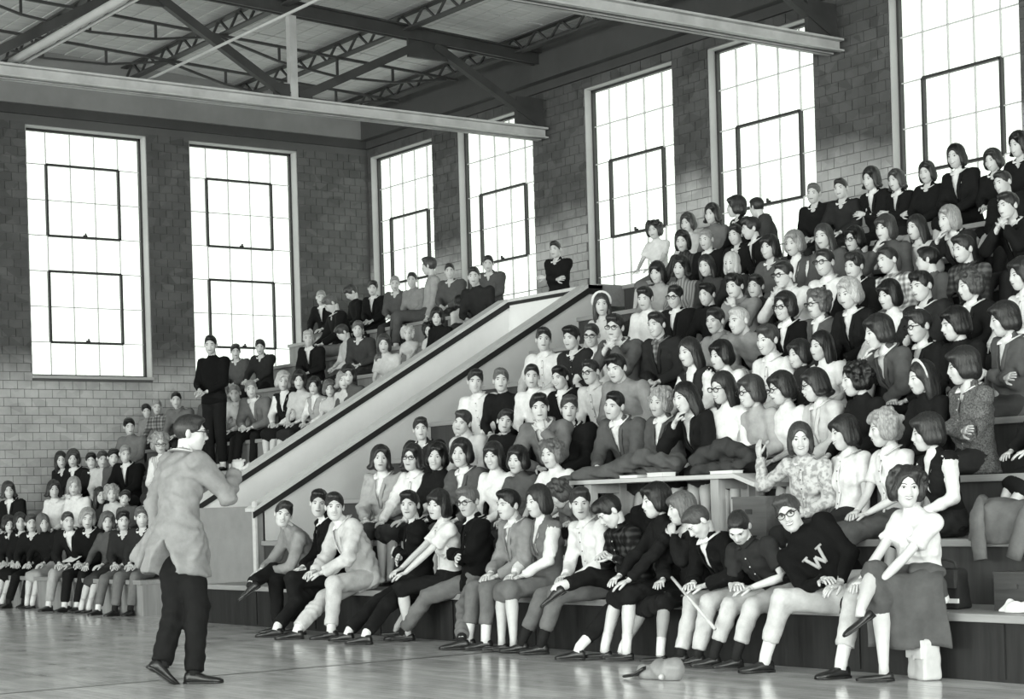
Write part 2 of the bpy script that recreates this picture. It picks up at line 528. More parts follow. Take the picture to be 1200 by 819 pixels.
def shoe_mesh(fem):
    # toe to -Y, origin at the ankle joint (height .075 above the sole)
    Y = [.062, .052, .020, -.03, -.08, -.13, -.165, -.185]
    W = [.020, .032, .036, .037, .043, .046, .036, .014]
    H = [.045, .070, .078, .066, .046, .036, .028, .018] if not fem else [.035, .052, .050, .034, .030, .028, .022, .014]
    V = []; Fc = []; n = 12
    for y, w, h in zip(Y, W, H):
        for j in range(n):
            a = 2 * math.pi * j / n
            cx, cz = math.cos(a), math.sin(a)
            x = w * np.sign(cx) * abs(cx) ** .75; z = h / 2 + h / 2 * np.sign(cz) * abs(cz) ** .6
            V.append((x * (1.06 if z < .012 else 1), y, z - .075 + (.0)))
    for i in range(len(Y) - 1):
        for j in range(n): Fc.append((i * n + j, i * n + (j + 1) % n, (i + 1) * n + (j + 1) % n, (i + 1) * n + j))
    Fc.append(list(range(n))[::-1]); Fc.append([(len(Y) - 1) * n + j for j in range(n)])
    b = MB(); b.put(V, [q[::-1] for q in Fc])
    P = [(w * 1.12 * s, y) for s, seq in ((1, zip(W, Y)), (-1, list(zip(W, Y))[::-1])) for w, y in seq]
    b.prism(P[::-1], 'z', -.077, -.066)
    b.prism([(x, y) for x, y in ((-.03, .064), (-.034, .015), (.034, .015), (.03, .064))], 'z', -.083, -.066)
    return b.me('shoe', SHOE, True)
SHOES = {0: shoe_mesh(False), 1: shoe_mesh(True)}
def glasses_mesh():
    b = MB()
    for sx in (-1, 1):
        c = [(sx * (.033 + .026 * math.cos(a)), -.112 + .006 * abs(math.cos(a)), .010 + .0175 * math.sin(a) * (1 if math.sin(a) > 0 else 1.05)) for a in np.linspace(0, 2 * math.pi, 13)]
        b.tube(c, [.0030 if math.sin(a) < .2 else .0048 for a in np.linspace(0, 2 * math.pi, 13)], 5, (0, 1, .01))
        b.tube([(sx * .058, -.106, .016), (sx * .074, -.075, .016), (sx * .079, .02, .010)], [.0034, .003, .0025], 5)
    b.tube([(-.009, -.114, .016), (0, -.117, .018), (.009, -.114, .016)], [.003, .003, .003], 5)
    return b.me('spectacles', GLASSM, True)
SPECS = glasses_mesh()

# ---------------------------------------------------------------- skeleton helpers
def rotz(a): c, s = math.cos(a), math.sin(a); return np.array([[c, -s, 0], [s, c, 0], [0, 0, 1.]])
def rotx(a): c, s = math.cos(a), math.sin(a); return np.array([[1., 0, 0], [0, c, -s], [0, s, c]])
def roty(a): c, s = math.cos(a), math.sin(a); return np.array([[c, 0, s], [0, 1., 0], [-s, 0, c]])
def unit(v): return v / (np.linalg.norm(v) + 1e-9)
def ik(a, b, l1, l2, pole):
    d = b - a; L = np.linalg.norm(d); Lc = min(max(L, abs(l1 - l2) + .02), (l1 + l2) * .999)
    u = d / (L + 1e-9); b2 = a + u * Lc
    x = (l1 * l1 - l2 * l2 + Lc * Lc) / (2 * Lc); h = math.sqrt(max(l1 * l1 - x * x, 0))
    p = np.asarray(pole, float); p = unit(p - u * (p @ u))
    return a + u * x + p * h, b2
def hand_geo(W, f, up, s, curl, thumb_side, lod):
    """palm and five fingers; f = direction of the hand, up = back of the hand"""
    b = MB(); f = unit(f); up = unit(up - f * (up @ f)); sd = np.cross(f, up) * thumb_side
    n = 8 if lod == 0 else 6
    P = [W - f * .01 * s, W + f * .028 * s, W + f * .06 * s, W + f * .088 * s]
    b.tube(P, [(.024 * s, .019 * s), (.036 * s, .016 * s), (.042 * s, .015 * s), (.038 * s, .012 * s)], 10 if lod == 0 else 8, up)
    for i, (o, L) in enumerate(((.030, .068), (.010, .078), (-.010, .073), (-.029, .056))):
        p = W + f * (.082 - .004 * abs(i - 1)) * s + sd * o * s; pts = [p]; a = curl * .35
        for seg in (.45, .32, .26):
            a += curl * (.5 + .06 * i)
            p = p + (f * math.cos(a) - up * math.sin(a)) * L * seg * s + sd * o * .06 * s; pts.append(p)
        b.tube(pts, [.0094 * s, .0088 * s, .0080 * s, .0058 * s], n, up)
    p = W + f * .022 * s + sd * .030 * s
    t = unit(sd * .75 + f * .75 - up * .25); t2 = unit(f * .9 + sd * .25 - up * .45)
    b.tube([p, p + t * .036 * s, p + t * .036 * s + t2 * .030 * s, p + t * .036 * s + t2 * .054 * s], [.0125 * s, .0112 * s, .0098 * s, .0066 * s], n, up)
    return np.concatenate(b.V), b.F

TOPNAME = dict(S='shirt', W='sweater', J='jacket', K='coat', V='vest', P='plaid_shirt', D='polo_shirt', T='shirt', B='blouse')

def make_person(sp):
    """sp: dict with world base, yaw, joints in local coordinates ... builds one person under one Empty"""
    s, fem, lod = sp['s'], sp['fem'], sp['lod']
    g = (.0138, .0214, .0305)[lod]
    hs = .42 + .58 * s                                   # heads of the young are large for the body
    P, R, L = sp['pelvis'], sp['R'], sp['L']
    kn, kt = sp['slump'], None
    def spine(t, x=0., y=0.):                            # t 0..1 pelvis -> neck base
        return P + R @ np.array([x, y + kn * 4 * t * (1 - t), t * L])
    root = empty('person', sp['base'], sp['yaw'])
    sh = {}; el = {}; wr = {}; kne = {}; ank = {}; hip = {}
    shw = (.158 if fem else .182) * s
    for sd in (-1, 1):
        sh[sd] = P + R @ np.array([sd * shw, .01, L * .90]) + np.array(sp.get('shrug', {}).get(sd, (0, 0, 0)))
        tgt, pole = sp['arm'][sd]
        el[sd], wr[sd] = ik(sh[sd], np.array(tgt, float), .285 * s, .25 * s, pole)
        hip[sd] = P + R @ np.array([sd * .085 * s, 0, 0])
        tgt, pole = sp['leg'][sd]; tgt = np.array(tgt, float); v = tgt - hip[sd]; mx = .838 * s
        if np.linalg.norm(v) > mx and abs(v[2]) < mx:
            hz = math.sqrt(mx * mx - v[2] ** 2); v[:2] *= hz / np.linalg.norm(v[:2]); tgt = hip[sd] + v
        kne[sd], ank[sd] = ik(hip[sd], np.array(tgt, float), .43 * s, .415 * s, pole)
    H, HR = sp['head'], sp['HR']
    neck0 = spine(.93, 0, .005); neck1 = H + HR @ np.array([0, .022, -.055]) * hs
    top, tc = sp['top'], sp['tc']; bot, bc = sp['bot'], sp['bc']
    sleeve = {'B': .42 if sp.get('short', True) else 1, 'D': .45}.get(top, 1.0)
    # ---- body: one mesh (head with face, neck, trunk, arms, hands, legs)
    hv, hf, hm = head_template(fem, sp['kid'], sp['smile'], lod)
    VV = [hv @ HR.T * hs + H]; FF = list(hf); MM = list(hm); n = len(hv)
    def put(v, f, m=0):
        nonlocal n
        VV.append(np.asarray(v)); FF.extend([[i + n for i in q] for q in f]); MM.extend([m] * len(f)); n += len(v)
    put(*tube([spine(.55), spine(.80), neck0, neck1 * .5 + neck0 * .5, neck1, H + HR @ np.array([0, .01, .0]) * hs],
              [(.09 * s, .06 * s), (.105 * s, .06 * s), (.062 * s, .055 * s), .052 * hs if not fem else .045 * hs, .053 * hs if not fem else .046 * hs, .045 * hs], 12, R @ np.array([0, 1., 0])))
    put(*tube([P, spine(.3), spine(.6)], [(.12 * s, .08 * s)] * 3, 8, R @ np.array([0, 1., 0])))
    for sd in (-1, 1):
        a, e, w = sh[sd], el[sd], wr[sd]; fd = unit(w - e); ud = unit(e - a)
        am = 1.0 if not fem else .87
        put(*tube([a, a * .5 + e * .5, e - ud * .03 * s, e + fd * .03 * s, e * .6 + w * .4, w - fd * .02 * s, w + fd * .015 * s],
                  [.043 * s * am, .041 * s * am, .036 * s * am, .036 * s * am, .036 * s * am, .026 * s * am, (.026 * s * am, .021 * s * am)], 10 if lod == 0 else 8, (0.1, .2, 1)))
        hd, hu, cu = sp['hand'][sd]
        put(*hand_geo(w + fd * .008 * s, fd * .5 + unit(np.array(hd, float)) * .8, np.array(hu, float), hs * (1 if not fem else .92), cu, -sd, lod))
        hp, k, an = hip[sd], kne[sd], ank[sd]
        if bot == 's' or sp.get('bare'):
            md = unit(an - k)
            put(*tube([hp, hp * .5 + k * .5, k - unit(k - hp) * .04 * s, k + md * .04 * s, k + md * .14 * s, k + md * .27 * s, an - md * .02, an + np.array([0, 0, -.035])],
                      [.075 * s, .068 * s, .054 * s, .051 * s, .054 * s, .040 * s, .030 * s, .032 * s], 12 if lod == 0 else 8, (0, -1, .3)), 4 if sp.get('stocking') else 0)
        else:
            put(*tube([hp, k, an], [.06 * s, .045 * s, .032 * s], 6, (0, -1, .3)))
    add('body', mesh('body', np.concatenate(VV), FF, [SKIN, EYE, WHITE, LIPM, SKIN2], MM), root)
    HM = Matrix.Translation(Vector(H)) @ Matrix(HR.tolist()).to_4x4() @ Matrix.Scale(hs, 4)
    if sp['hair'] == 'scarf':
        add('headscarf', hair_mesh('scarf', 0, sp['hc']), root, HM)
    else:
        add('hair', hair_mesh(sp['hair'], sp['hseed'], sp['hc']), root, HM)
    if sp['hair'] == 'band':
        b = MB(); q = [(.100 * math.cos(a), .0 - .012 * math.sin(a), .036 + .108 * math.sin(a)) for a in np.linspace(-.3, math.pi + .3, 12)]
        b.tube(q, [(.016, .005)] * 12, 6, (0, 1, 0)); add('headband', b.me('headband', cloth(9), True), root, HM)
    if sp['specs']: add('spectacles', SPECS, root, HM)
    # ---- garments
    fold = (.0075, .0060, .0032)[lod] * (1.25 if top in 'JKTP' else .9); ph = RNG.uniform(0, 6, 6)
    def wrinkles(x, y, z):
        a = np.sin(29 * x + 24 * z + ph[0] + 2.2 * np.sin(13 * y + 9 * z + ph[1])) * np.sin(22 * y - 31 * z + ph[2])
        m = .5 + .5 * np.sin(11 * x + 14 * z + 9 * y + ph[5])
        c = np.abs(np.sin(23 * z + 19 * x * np.sign(ph[3] - 3) + 12 * y + ph[4] + 1.7 * np.sin(15 * x + ph[1]) + 1.2 * np.sin(21 * y + 8 * z)))
        return fold * (a - 1.5 * m * c * c * c + .5)
    def bends(fl, pts, amp):
        for p, ax in pts:
            def fn(x, y, z, p=p, ax=ax):
                dx, dy, dz = x - p[0], y - p[1], z - p[2]
                w = np.exp(-(dx * dx + dy * dy + dz * dz) / .0075)
                return amp * w * np.sin(80 * (dx * ax[0] + dy * ax[1] + dz * ax[2]) + 55 * (dx - dz) + 3 * np.sin(30 * dy + 24 * dx) + ph[5]) * (.5 + .5 * np.sin(26 * dx - 31 * dy + ph[2]))
            fl.warp(fn)
    def seat_cut(fl):                                    # cloth rests on the seat
        if sp['flat'] and not sp['stand']:
            fl.D = np.maximum(fl.D, np.minimum((.004 - fl.ax[2])[None, None, :] + 0 * fl.D, (fl.ax[1] + sp.get('edge', .25) * s)[None, :, None] + 0 * fl.D).astype(np.float32))
    TT = np.array([-.28, -.12, 0, .18, .42, .68, .86, .96, 1.04])
    if fem:
        RA = np.array([.150, .168, .165, .138, .128, .150, .150, .10, .05]); RB = np.array([.10, .118, .116, .098, .092, .112, .088, .066, .045])
    else:
        RA = np.array([.150, .160, .158, .150, .155, .176, .178, .118, .05]); RB = np.array([.10, .116, .114, .106, .106, .118, .096, .072, .045])
    def torso(fl, off, lo_t, wide=1.0, flare=0.):
        pts = np.array([spine(t, x, y) for t in (lo_t, 0, .5, 1.04) for x in (-.24, .24) for y in (-.19, .19)])
        def fn(x, y, z):
            px, py, pz = x - P[0], y - P[1], z - P[2]
            u = px * R[0, 0] + py * R[1, 0] + pz * R[2, 0]; v = px * R[0, 1] + py * R[1, 1] + pz * R[2, 1]
            t = (px * R[0, 2] + py * R[1, 2] + pz * R[2, 2]) / L
            v = v - kn * 4 * np.clip(t, 0, 1) * (1 - np.clip(t, 0, 1))
            a = np.interp(t, TT, RA * s * wide).astype(np.float32) + off + flare * np.clip(.35 - t, 0, 1)
            b = np.interp(t, TT, RB * s * (1 if wide == 1 else .5 + wide / 2)).astype(np.float32) + off + flare * np.clip(.35 - t, 0, 1) * (.7 if flare < .1 else 1.0)
            d = (np.sqrt((u / a) ** 2 + (v / b) ** 2) - 1) * b
            return np.maximum(d, np.maximum((t - 1.035) * L, (lo_t - t) * L))
        fl.fun(pts.min(0) - .06, pts.max(0) + .06, fn, 0)
        if fem:
            for sd in (-1, 1): fl.ell(spine(.60, sd * .062 * s, -.082 * s), np.array([.056, .036, .054]) * s + off, .05, 'u', R)
    def upper(nm, off, mat, lo_t, slv, vcut=None, wide=1.0, flare=0., arms=True):
        pts = [spine(lo_t), spine(1.05), spine(0)] + ([sh[1], sh[-1], el[1], el[-1], wr[1], wr[-1]] if arms else [])
        pts = np.array(pts); ext = .27 * s + off
        lo = np.minimum(pts.min(0) - .10, P - ext * np.array([1, .75, 0]) - [0, 0, .02]); hi = np.maximum(pts.max(0) + .10, P + ext * np.array([1, .75, 0]))
        c_ = spine(.85); lo = np.minimum(lo, c_ - np.array([.2, .18, .1])); hi = np.maximum(hi, c_ + np.array([.2, .18, .1]))
        fl = Field(lo, hi, g)
        torso(fl, off, lo_t, wide, flare)
        fl.cone(neck0 - R @ np.array([0, 0, .02]), neck0 * .55 + neck1 * .45, .064 * s + off * .6, .050 * hs + off * .6, .035)
        for sd in (-1, 1):
            a, e, w = sh[sd], el[sd], wr[sd]
            ra = (.053 if fem else .060) * s + off
            fl.cone(spine(.86, sd * .07 * s), a, .06 * s + off, ra, .04)
            if not arms: continue
            if slv < 1:
                q = a + (e - a) * min(1, slv * 1.6); fl.cone(a, q, ra, ra * .95 + .006, .03)
            else:
                fl.cone(a, e, ra, .048 * s + off, .03)
                w2 = w - unit(w - e) * .022 * s
                fl.cone(e, w2, .048 * s + off, .036 * s + off, .02)
        if lod < 2 and arms and slv >= 1: bends(fl, [(el[1], unit(wr[1] - sh[1])), (el[-1], unit(wr[-1] - sh[-1]))], .007 if lod == 0 else .005)
        fl.warp(wrinkles)
        if arms:
            for sd in (-1, 1):                            # clean cuff
                e, w = el[sd], wr[sd]
                if slv < 1:
                    q = sh[sd] + (e - sh[sd]) * min(1, slv * 1.6); ax = unit(e - sh[sd])
                else: q = w - unit(w - e) * .008 * s; ax = unit(w - e)
                def cut(x, y, z, q=q, ax=ax): return -((x - q[0]) * ax[0] + (y - q[1]) * ax[1] + (z - q[2]) * ax[2])
                fl.fun(q - .11, q + .11, lambda x, y, z: np.maximum(cut(x, y, z), np.sqrt((x - q[0]) ** 2 + (y - q[1]) ** 2 + (z - q[2]) ** 2) - .095), 0, 'd')
        if vcut:
            t0, w0, w1 = vcut
            c0 = spine(.5)
            def vf(x, y, z):
                px, py, pz = x - P[0], y - P[1], z - P[2]
                u = px * R[0, 0] + py * R[1, 0] + pz * R[2, 0]; v = px * R[0, 1] + py * R[1, 1] + pz * R[2, 1]
                t = (px * R[0, 2] + py * R[1, 2] + pz * R[2, 2]) / L
                wv = w0 + (w1 - w0) * np.clip((t - t0) / (1 - t0), 0, 1)
                return np.maximum(np.abs(u) - wv * s, np.maximum(v + .02 * s, (t0 - t) * L))
            fl.fun(c0 - .4, c0 + .4, vf, .01, 'd')
        seat_cut(fl)
        if sp.get('vent') and nm == 'jacket':
            def vn(x, y, z):
                px, py, pz = x - P[0], y - P[1], z - P[2]
                u = px * R[0, 0] + py * R[1, 0] + pz * R[2, 0]; v = px * R[0, 1] + py * R[1, 1] + pz * R[2, 1]
                t = (px * R[0, 2] + py * R[1, 2] + pz * R[2, 2]) / L
                return np.maximum(np.abs(u + .10) - .010 - .34 * np.clip(-.02 - t, 0, 1), np.maximum(.03 - v, (t + .02) * L))
            fl.fun(P - .45, P + .45, vn, .008, 'd')
        V, Q = fl.nets()
        return add(nm, mesh(nm, V, Q, mat), root)
    nm = TOPNAME[top]
    kind = {'P': 'plaid'}.get(top, sp.get('kind', ''))
    hem = sp.get('hem', -.10 if not sp['stand'] else -.12); fla = sp.get('flare', .05 if not fem else .035)
    if top in 'SWBDP':
        upper(nm, .006, cloth(tc, kind), hem if top != 'S' else -.04, sleeve, None, 1, fla)
    elif top == 'T':
        upper('shirt', .006, cloth(tc), -.04, 1.0)
        b = MB(); q = [spine(t, 0, 0) + R @ np.array([0, -(np.interp(t, TT, RB) * s + .016), 0]) for t in (.93, .8, .6, .4, .2)]
        b.tube(q, [(.016, .006), (.016, .005), (.020, .005), (.025, .005), (.027, .005)], 6, R @ np.array([0, -1., 0])); b.build('necktie', cloth(1), root, True)
    elif top in 'JKV':
        inner = sp.get('inner', 9 if top != 'K' else 8)
        upper('blouse' if fem else 'shirt', .003, cloth(inner, sp.get('ikind', '')), -.02, 1.0 if top == 'V' else .3, None, 1, 0, top == 'V')
        if top == 'J': upper('jacket', .017, cloth(tc, kind), hem - .03, 1.0, (sp.get('vt', .42), .002, .062), 1, fla)
        if top == 'K': upper('coat', .018, cloth(tc, kind), hem - .06, 1.0, (.80, .0, .045), 1, fla)
        if top == 'V': upper('vest', .012, cloth(tc, kind), hem, 0, (.50, .004, .06), 1, 0, False)
    # collar
    if top in 'SJKPDT' or (top == 'B' and sp['hseed'] == 0):
        cc = cloth(tc if top in 'SPDBT' else (sp.get('inner', 9)))
        b = MB(); ax = unit(neck1 - neck0); c = neck0 + ax * .060 * s
        ex = unit(R[:, 0]); ey = unit(np.cross(ax, ex)); q = []; rr = (.060 * s + .050 * hs) / 2 + (.012 if top not in 'JK' else .018)
        for a in np.linspace(.35, 2 * math.pi - .35, 15):
            fr = max(0, math.cos(a))
            q.append(c + (ex * math.sin(a) - ey * math.cos(a)) * (rr + .016 * fr) - ax * .034 * fr ** 2)
        b.tube(q, [(.026 * s, .004)] + [(.020 * s, .005)] * 13 + [(.026 * s, .004)], 6, ax)
        add('collar', b.me('collar', cc, True), root)
    def front(u, t, off):
        a_, b_ = np.interp(t, TT, RA) * s + off + fla * max(0, .35 - t), np.interp(t, TT, RB) * s + off + fla * max(0, .35 - t) * .7
        bust = .030 * s * math.exp(-((t - .60) / .13) ** 2) * math.exp(-((abs(u) - .062 * s) / (.05 * s)) ** 2) if fem else 0
        return spine(t, u, -(b_ * math.sqrt(max(.04, 1 - (u / a_) ** 2)) + bust))
    if top in 'JV':
        t0, w0, w1, of = (sp.get('vt', .42), .002, .062, .021) if top == 'J' else (.50, .004, .06, .016)
        for sd in (-1, 1):
            q = [front(sd * (w0 + (w1 - w0) * (t - t0) / (1 - t0) + .010) * s, t, of) for t in np.linspace(t0 - .02, .93, 6)]
            q.append(spine(1.0, sd * .072 * s, -.02 * s)); q.append(spine(1.06, sd * .066 * s, .02 * s))
            w_ = .019 if top == 'J' else .008
            b = MB(); b.tube(q, [(.008, .004)] + [(w_ * s, .005)] * 6 + [(.014, .005)], 6, R @ np.array([sd * .5, -1., 0]))
            add('lapel' if top == 'J' else 'neckline_edge', b.me('lapel', cloth(tc, kind), True), root)
    if top in 'JK':
        b = MB(); q = []
        for a in np.linspace(1.0 if top == 'J' else .3, 2 * math.pi - (1.0 if top == 'J' else .3), 13):
            q.append(neck0 + ax * (.050 * s - .03 * max(0, math.cos(a))) + (ex * math.sin(a) - ey * math.cos(a)) * (rr + .012) + ey * .004)
        b.tube(q, [(.026 * s, .006)] * 13, 6, ax); add('jacket_collar', b.me('jacket_collar', cloth(tc, kind), True), root)
    if sp.get('stripe_collar'):
        b = MB(); q = []
        for a in np.linspace(.5, 2 * math.pi - .5, 13):
            q.append(neck0 + ax * (.040 - .05 * max(0, math.cos(a))) + (ex * math.sin(a) - ey * math.cos(a)) * (rr + .030))
        b.tube(q, [(.007, .004)] * 13, 5, ax); add('collar_stripe', b.me('collar_stripe', cloth(8), True), root)
    if lod < 2 and top in 'SPKD' or (lod == 0 and top == 'B' and sp['hseed'] == 0):
        off = .018 if top == 'K' else .006; b = MB(); bt = MB(); q = []
        for t in (.88, .74, .6, .44, .28, .14, .02):
            fb = np.interp(t, TT, RB) * s + off + sp.get('flare', .03) * max(0, .35 - t) * .7
            q.append(spine(t, 0, -fb - .003))
            if fem and .45 < t < .8: q[-1] = q[-1] - R[:, 1] * .012 * s
        b.tube(q, [(.014, .004)] * 7, 6, R @ np.array([0, -1., 0])); pl = b.build('button_placket', cloth(tc, kind), root, True)
        for p in q[:6]: bt.put(*ball(p - R[:, 1] * .004, (.006, .004, .006), 6, 4))
        bo = bt.build('buttons', WHITE if tc < 5 else EYE, pl, True); bo['kind'] = 'stuff'
    # ---- lower garment
    g2 = g if lod == 0 else g * 1.15
    pts = np.array([P] + [kne[q] for q in kne] + [ank[q] for q in ank]); lo = pts.min(0) - .17 * s; hi = pts.max(0) + .17 * s
    if bot == 't':
        fl = Field(lo, hi, g2)
        fl.ell(spine(.02), np.array([.165, .125, .12]) * s, 0, 'u', R)
        fl.cone(spine(.12, .05 * s), spine(.12, -.05 * s), .112 * s, .112 * s, .05)
        for sd in (-1, 1):
            wl = sp.get('wide_leg', 1.05); fl.cone(hip[sd], kne[sd], .092 * s * wl, .071 * s * wl, .02)
            q = ank[sd] - unit(ank[sd] - kne[sd]) * sp.get('cuff', .115 if sp.get('high') else .030) * s
            fl.cone(kne[sd], q, .070 * s * wl, .058 * s * wl, .018)
        if lod < 2: bends(fl, [(kne[1], unit(ank[1] - hip[1])), (kne[-1], unit(ank[-1] - hip[-1])), (hip[1], np.array([0, -.7, .7])), (hip[-1], np.array([0, -.7, .7]))], .0045 if lod == 0 else .0035)
        fl.warp(lambda x, y, z: .6 * wrinkles(x, y, z))
        seat_cut(fl)
        for sd in (-1, 1):
            axl = unit(ank[sd] - kne[sd]); q = ank[sd] - axl * (sp.get('cuff', .115 if sp.get('high') else .030) + .008) * s
            fl.fun(q - .11, q + .11, lambda x, y, z: np.maximum(-((x - q[0]) * axl[0] + (y - q[1]) * axl[1] + (z - q[2]) * axl[2]), np.sqrt((x - q[0]) ** 2 + (y - q[1]) ** 2 + (z - q[2]) ** 2) - .10), 0, 'd')
        V, Q = fl.nets(); add('trousers', mesh('trousers', V, Q, cloth(bc)), root)
        for sd in (-1, 1):
            axl = unit(ank[sd] - kne[sd])
            V, Fq = tube([ank[sd] - axl * .19 * s, ank[sd] - axl * .10 * s, ank[sd] - axl * .03 * s, ank[sd] + np.array([0, 0, -.03]) * s], [.046 * s, .043 * s, .040 * s, .040 * s], 10)
            add('sock', mesh('sock', V, Fq, SOCK if sp['sock'] else DARKSOCK), root)
    else:
        fl = Field(lo, hi, g2)
        fl.ell(spine(.02), np.array([.172, .128, .12]) * s, 0, 'u', R)
        fl.cone(spine(.13, .045 * s), spine(.13, -.045 * s), .104 * s, .104 * s, .05)
        for w_ in (-1, -.33, .33, 1):
            a = hip[-1] * (.5 - w_ / 2) + hip[1] * (.5 + w_ / 2); b = kne[-1] * (.5 - w_ / 2) + kne[1] * (.5 + w_ / 2)
            fl.cone(a, b + (b - a) * .02, .090 * s, .070 * s if abs(w_) == 1 else .066 * s, .03)
            if sp.get('long_skirt', True):
                e = b + (ank[-1] * (.5 - w_ / 2) + ank[1] * (.5 + w_ / 2) - b) * .10
                fl.cone(b, e, .068 * s, .066 * s, .03)
        if lod < 2: bends(fl, [(hip[1], np.array([0, -.7, .7])), (hip[-1], np.array([0, -.7, .7]))], .006)
        fl.warp(wrinkles)
        seat_cut(fl)
        V, Q = fl.nets(); add('skirt', mesh('skirt', V, Q, cloth(bc)), root)
        if sp.get('girl_socks'):
            for sd in (-1, 1):
                axl = unit(ank[sd] - kne[sd])
                V, Fq = tube([ank[sd] - axl * .12 * s, ank[sd] - axl * .03 * s, ank[sd] + np.array([0, 0, -.03]) * s], [.040 * s, .037 * s, .037 * s], 10)
                add('sock', mesh('sock', V, Fq, SOCK), root)
    for sd in (-1, 1):
        fdir = sp['foot'].get(sd)
        if fdir is None:
            fdir = np.array([sd * .12, -1.0, 0])
        fdir = unit(np.array(fdir, float)); up = np.array([0, 0, 1.]); 
        y_ = -fdir; z_ = unit(up - y_ * (up @ y_)); x_ = np.cross(y_, z_)
        M = Matrix(np.stack([x_, y_, z_], 1).tolist()).to_4x4()
        add('shoe', SHOES[1 if fem else 0], root, Matrix.Translation(Vector(ank[sd])) @ M @ Matrix.Scale(s * (1.0 if not fem else .93), 4))
    return root, dict(spine=spine, R=R, P=P, s=s, wr=wr, el=el, kne=kne, TT=TT, RB=RB)
# ================================================================ THE HALL
XE, YW = -25.83, 16.0                       # end wall, bleacher-side wall (inner faces)
X_R, Y_F = 10.0, -14.0                      # wall behind the camera, opposite long wall
def ceil_z(y): return 7.70 + .045 * (YW - y)
# ---- surface materials of the hall
def mat_floor():
    m, nt, b = nodes_of('varnished_maple', .3)
    p = world_pos(nt)
    br = N(nt, 'ShaderNodeTexBrick', Scale=1.0, **{'Mortar Size': .002, 'Mortar Smooth': .3, 'Brick Width': 1.4, 'Row Height': .075, 'Bias': 0.0})
    br.inputs['Color1'].default_value = grey(.58); br.inputs['Color2'].default_value = grey(.70); br.inputs['Mortar'].default_value = grey(.36)
    nt.links.new(p, br.inputs['Vector'])
    n = noise(nt, world_pos(nt, (.8, 3.5, 1)), 1.6, 5, .65)
    mx = N(nt, 'ShaderNodeMix', data_type='RGBA', blend_type='MULTIPLY'); mx.inputs[0].default_value = 1
    nt.links.new(br.outputs['Color'], mx.inputs[6]); nt.links.new(ramp(nt, n, [(.3, .72), (.7, 1.15)]), mx.inputs[7])
    nt.links.new(mx.outputs[2], b.inputs['Base Color'])
    rr = ramp(nt, noise(nt, world_pos(nt), 2.3, 4), [(.3, .10), (.7, .22)]); nt.links.new(rr, b.inputs['Roughness'])
    b.inputs['Specular IOR Level'].default_value = .55
    bump(nt, b, noise(nt, world_pos(nt, (1, 5, 1)), 3, 3), .08, .02)
    return m
def mat_brick(v, key, vp, line):
    m, nt, b = nodes_of(key, .8)
    # one tone per brick: cell noise on the course grid (world space), plus grime with a shape of its own
    g = nt.nodes.new('ShaderNodeNewGeometry')
    mp = N(nt, 'ShaderNodeMapping'); mp.inputs['Scale'].default_value = (4.6, 4.6, 8.0)
    nt.links.new(g.outputs['Position'], mp.inputs['Vector'])
    wn = nt.nodes.new('ShaderNodeTexVoronoi'); wn.inputs['Scale'].default_value = 1.0; nt.links.new(mp.outputs[0], wn.inputs['Vector'])
    oi = nt.nodes.new('ShaderNodeObjectInfo')
    # pale below, dark above a ragged line: light falloff put into brick colour
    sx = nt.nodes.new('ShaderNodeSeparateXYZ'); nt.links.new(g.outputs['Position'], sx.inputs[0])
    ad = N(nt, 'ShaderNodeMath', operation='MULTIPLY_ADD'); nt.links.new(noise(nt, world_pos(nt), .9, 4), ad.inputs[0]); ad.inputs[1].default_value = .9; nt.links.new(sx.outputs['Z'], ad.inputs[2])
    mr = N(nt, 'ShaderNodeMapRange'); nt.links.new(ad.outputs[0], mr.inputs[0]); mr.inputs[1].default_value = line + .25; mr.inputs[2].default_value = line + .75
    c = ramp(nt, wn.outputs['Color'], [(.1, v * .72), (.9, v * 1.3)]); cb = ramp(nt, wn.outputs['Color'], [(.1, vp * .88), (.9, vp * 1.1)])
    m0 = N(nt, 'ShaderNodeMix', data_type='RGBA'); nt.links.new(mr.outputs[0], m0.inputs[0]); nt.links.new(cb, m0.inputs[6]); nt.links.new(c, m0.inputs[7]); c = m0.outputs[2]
    c2 = ramp(nt, noise(nt, world_pos(nt), 1.1, 5, .7), [(.3, .72), (.7, 1.12)])
    mx = N(nt, 'ShaderNodeMix', data_type='RGBA', blend_type='MULTIPLY'); mx.inputs[0].default_value = 1
    nt.links.new(c, mx.inputs[6]); nt.links.new(c2, mx.inputs[7]); nt.links.new(mx.outputs[2], b.inputs['Base Color'])
    bump(nt, b, noise(nt, world_pos(nt), 60, 4), .25, .004)
    return m
def mat_wood(key, v, rough=.55, axis='x', var=.35):
    m, nt, b = nodes_of(key, rough)
    sc = {'x': (.6, 9, 9), 'y': (9, .6, 9), 'z': (9, 9, .6)}[axis]
    n = noise(nt, world_pos(nt, sc), 2.0, 6, .7)
    nt.links.new(ramp(nt, n, [(.28, v * (1 - var)), (.72, v * (1 + var))]), b.inputs['Base Color'])
    bump(nt, b, n, .12, .01); b.inputs['Specular IOR Level'].default_value = .2 if v < .1 else .5; return m
def mat_plaster(key, v, var=.10, sc=1.6):
    m, nt, b = nodes_of(key, .85)
    n = noise(nt, world_pos(nt), sc, 6, .65)
    nt.links.new(ramp(nt, n, [(.3, v * (1 - var)), (.7, v * (1 + var))]), b.inputs['Base Color'])
    bump(nt, b, noise(nt, world_pos(nt), 45, 4), .18, .006); return m
M_FLOOR = mat_floor()
M_MORTAR = mat_plaster('mortar', .10)
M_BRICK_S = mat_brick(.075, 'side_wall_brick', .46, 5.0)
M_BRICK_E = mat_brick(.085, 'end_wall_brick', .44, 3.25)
M_BEAM = mat_plaster('painted_concrete_beam', .24, .12)
M_DARKBAND = mat_plaster('dark_band_and_shade', .055, .15)
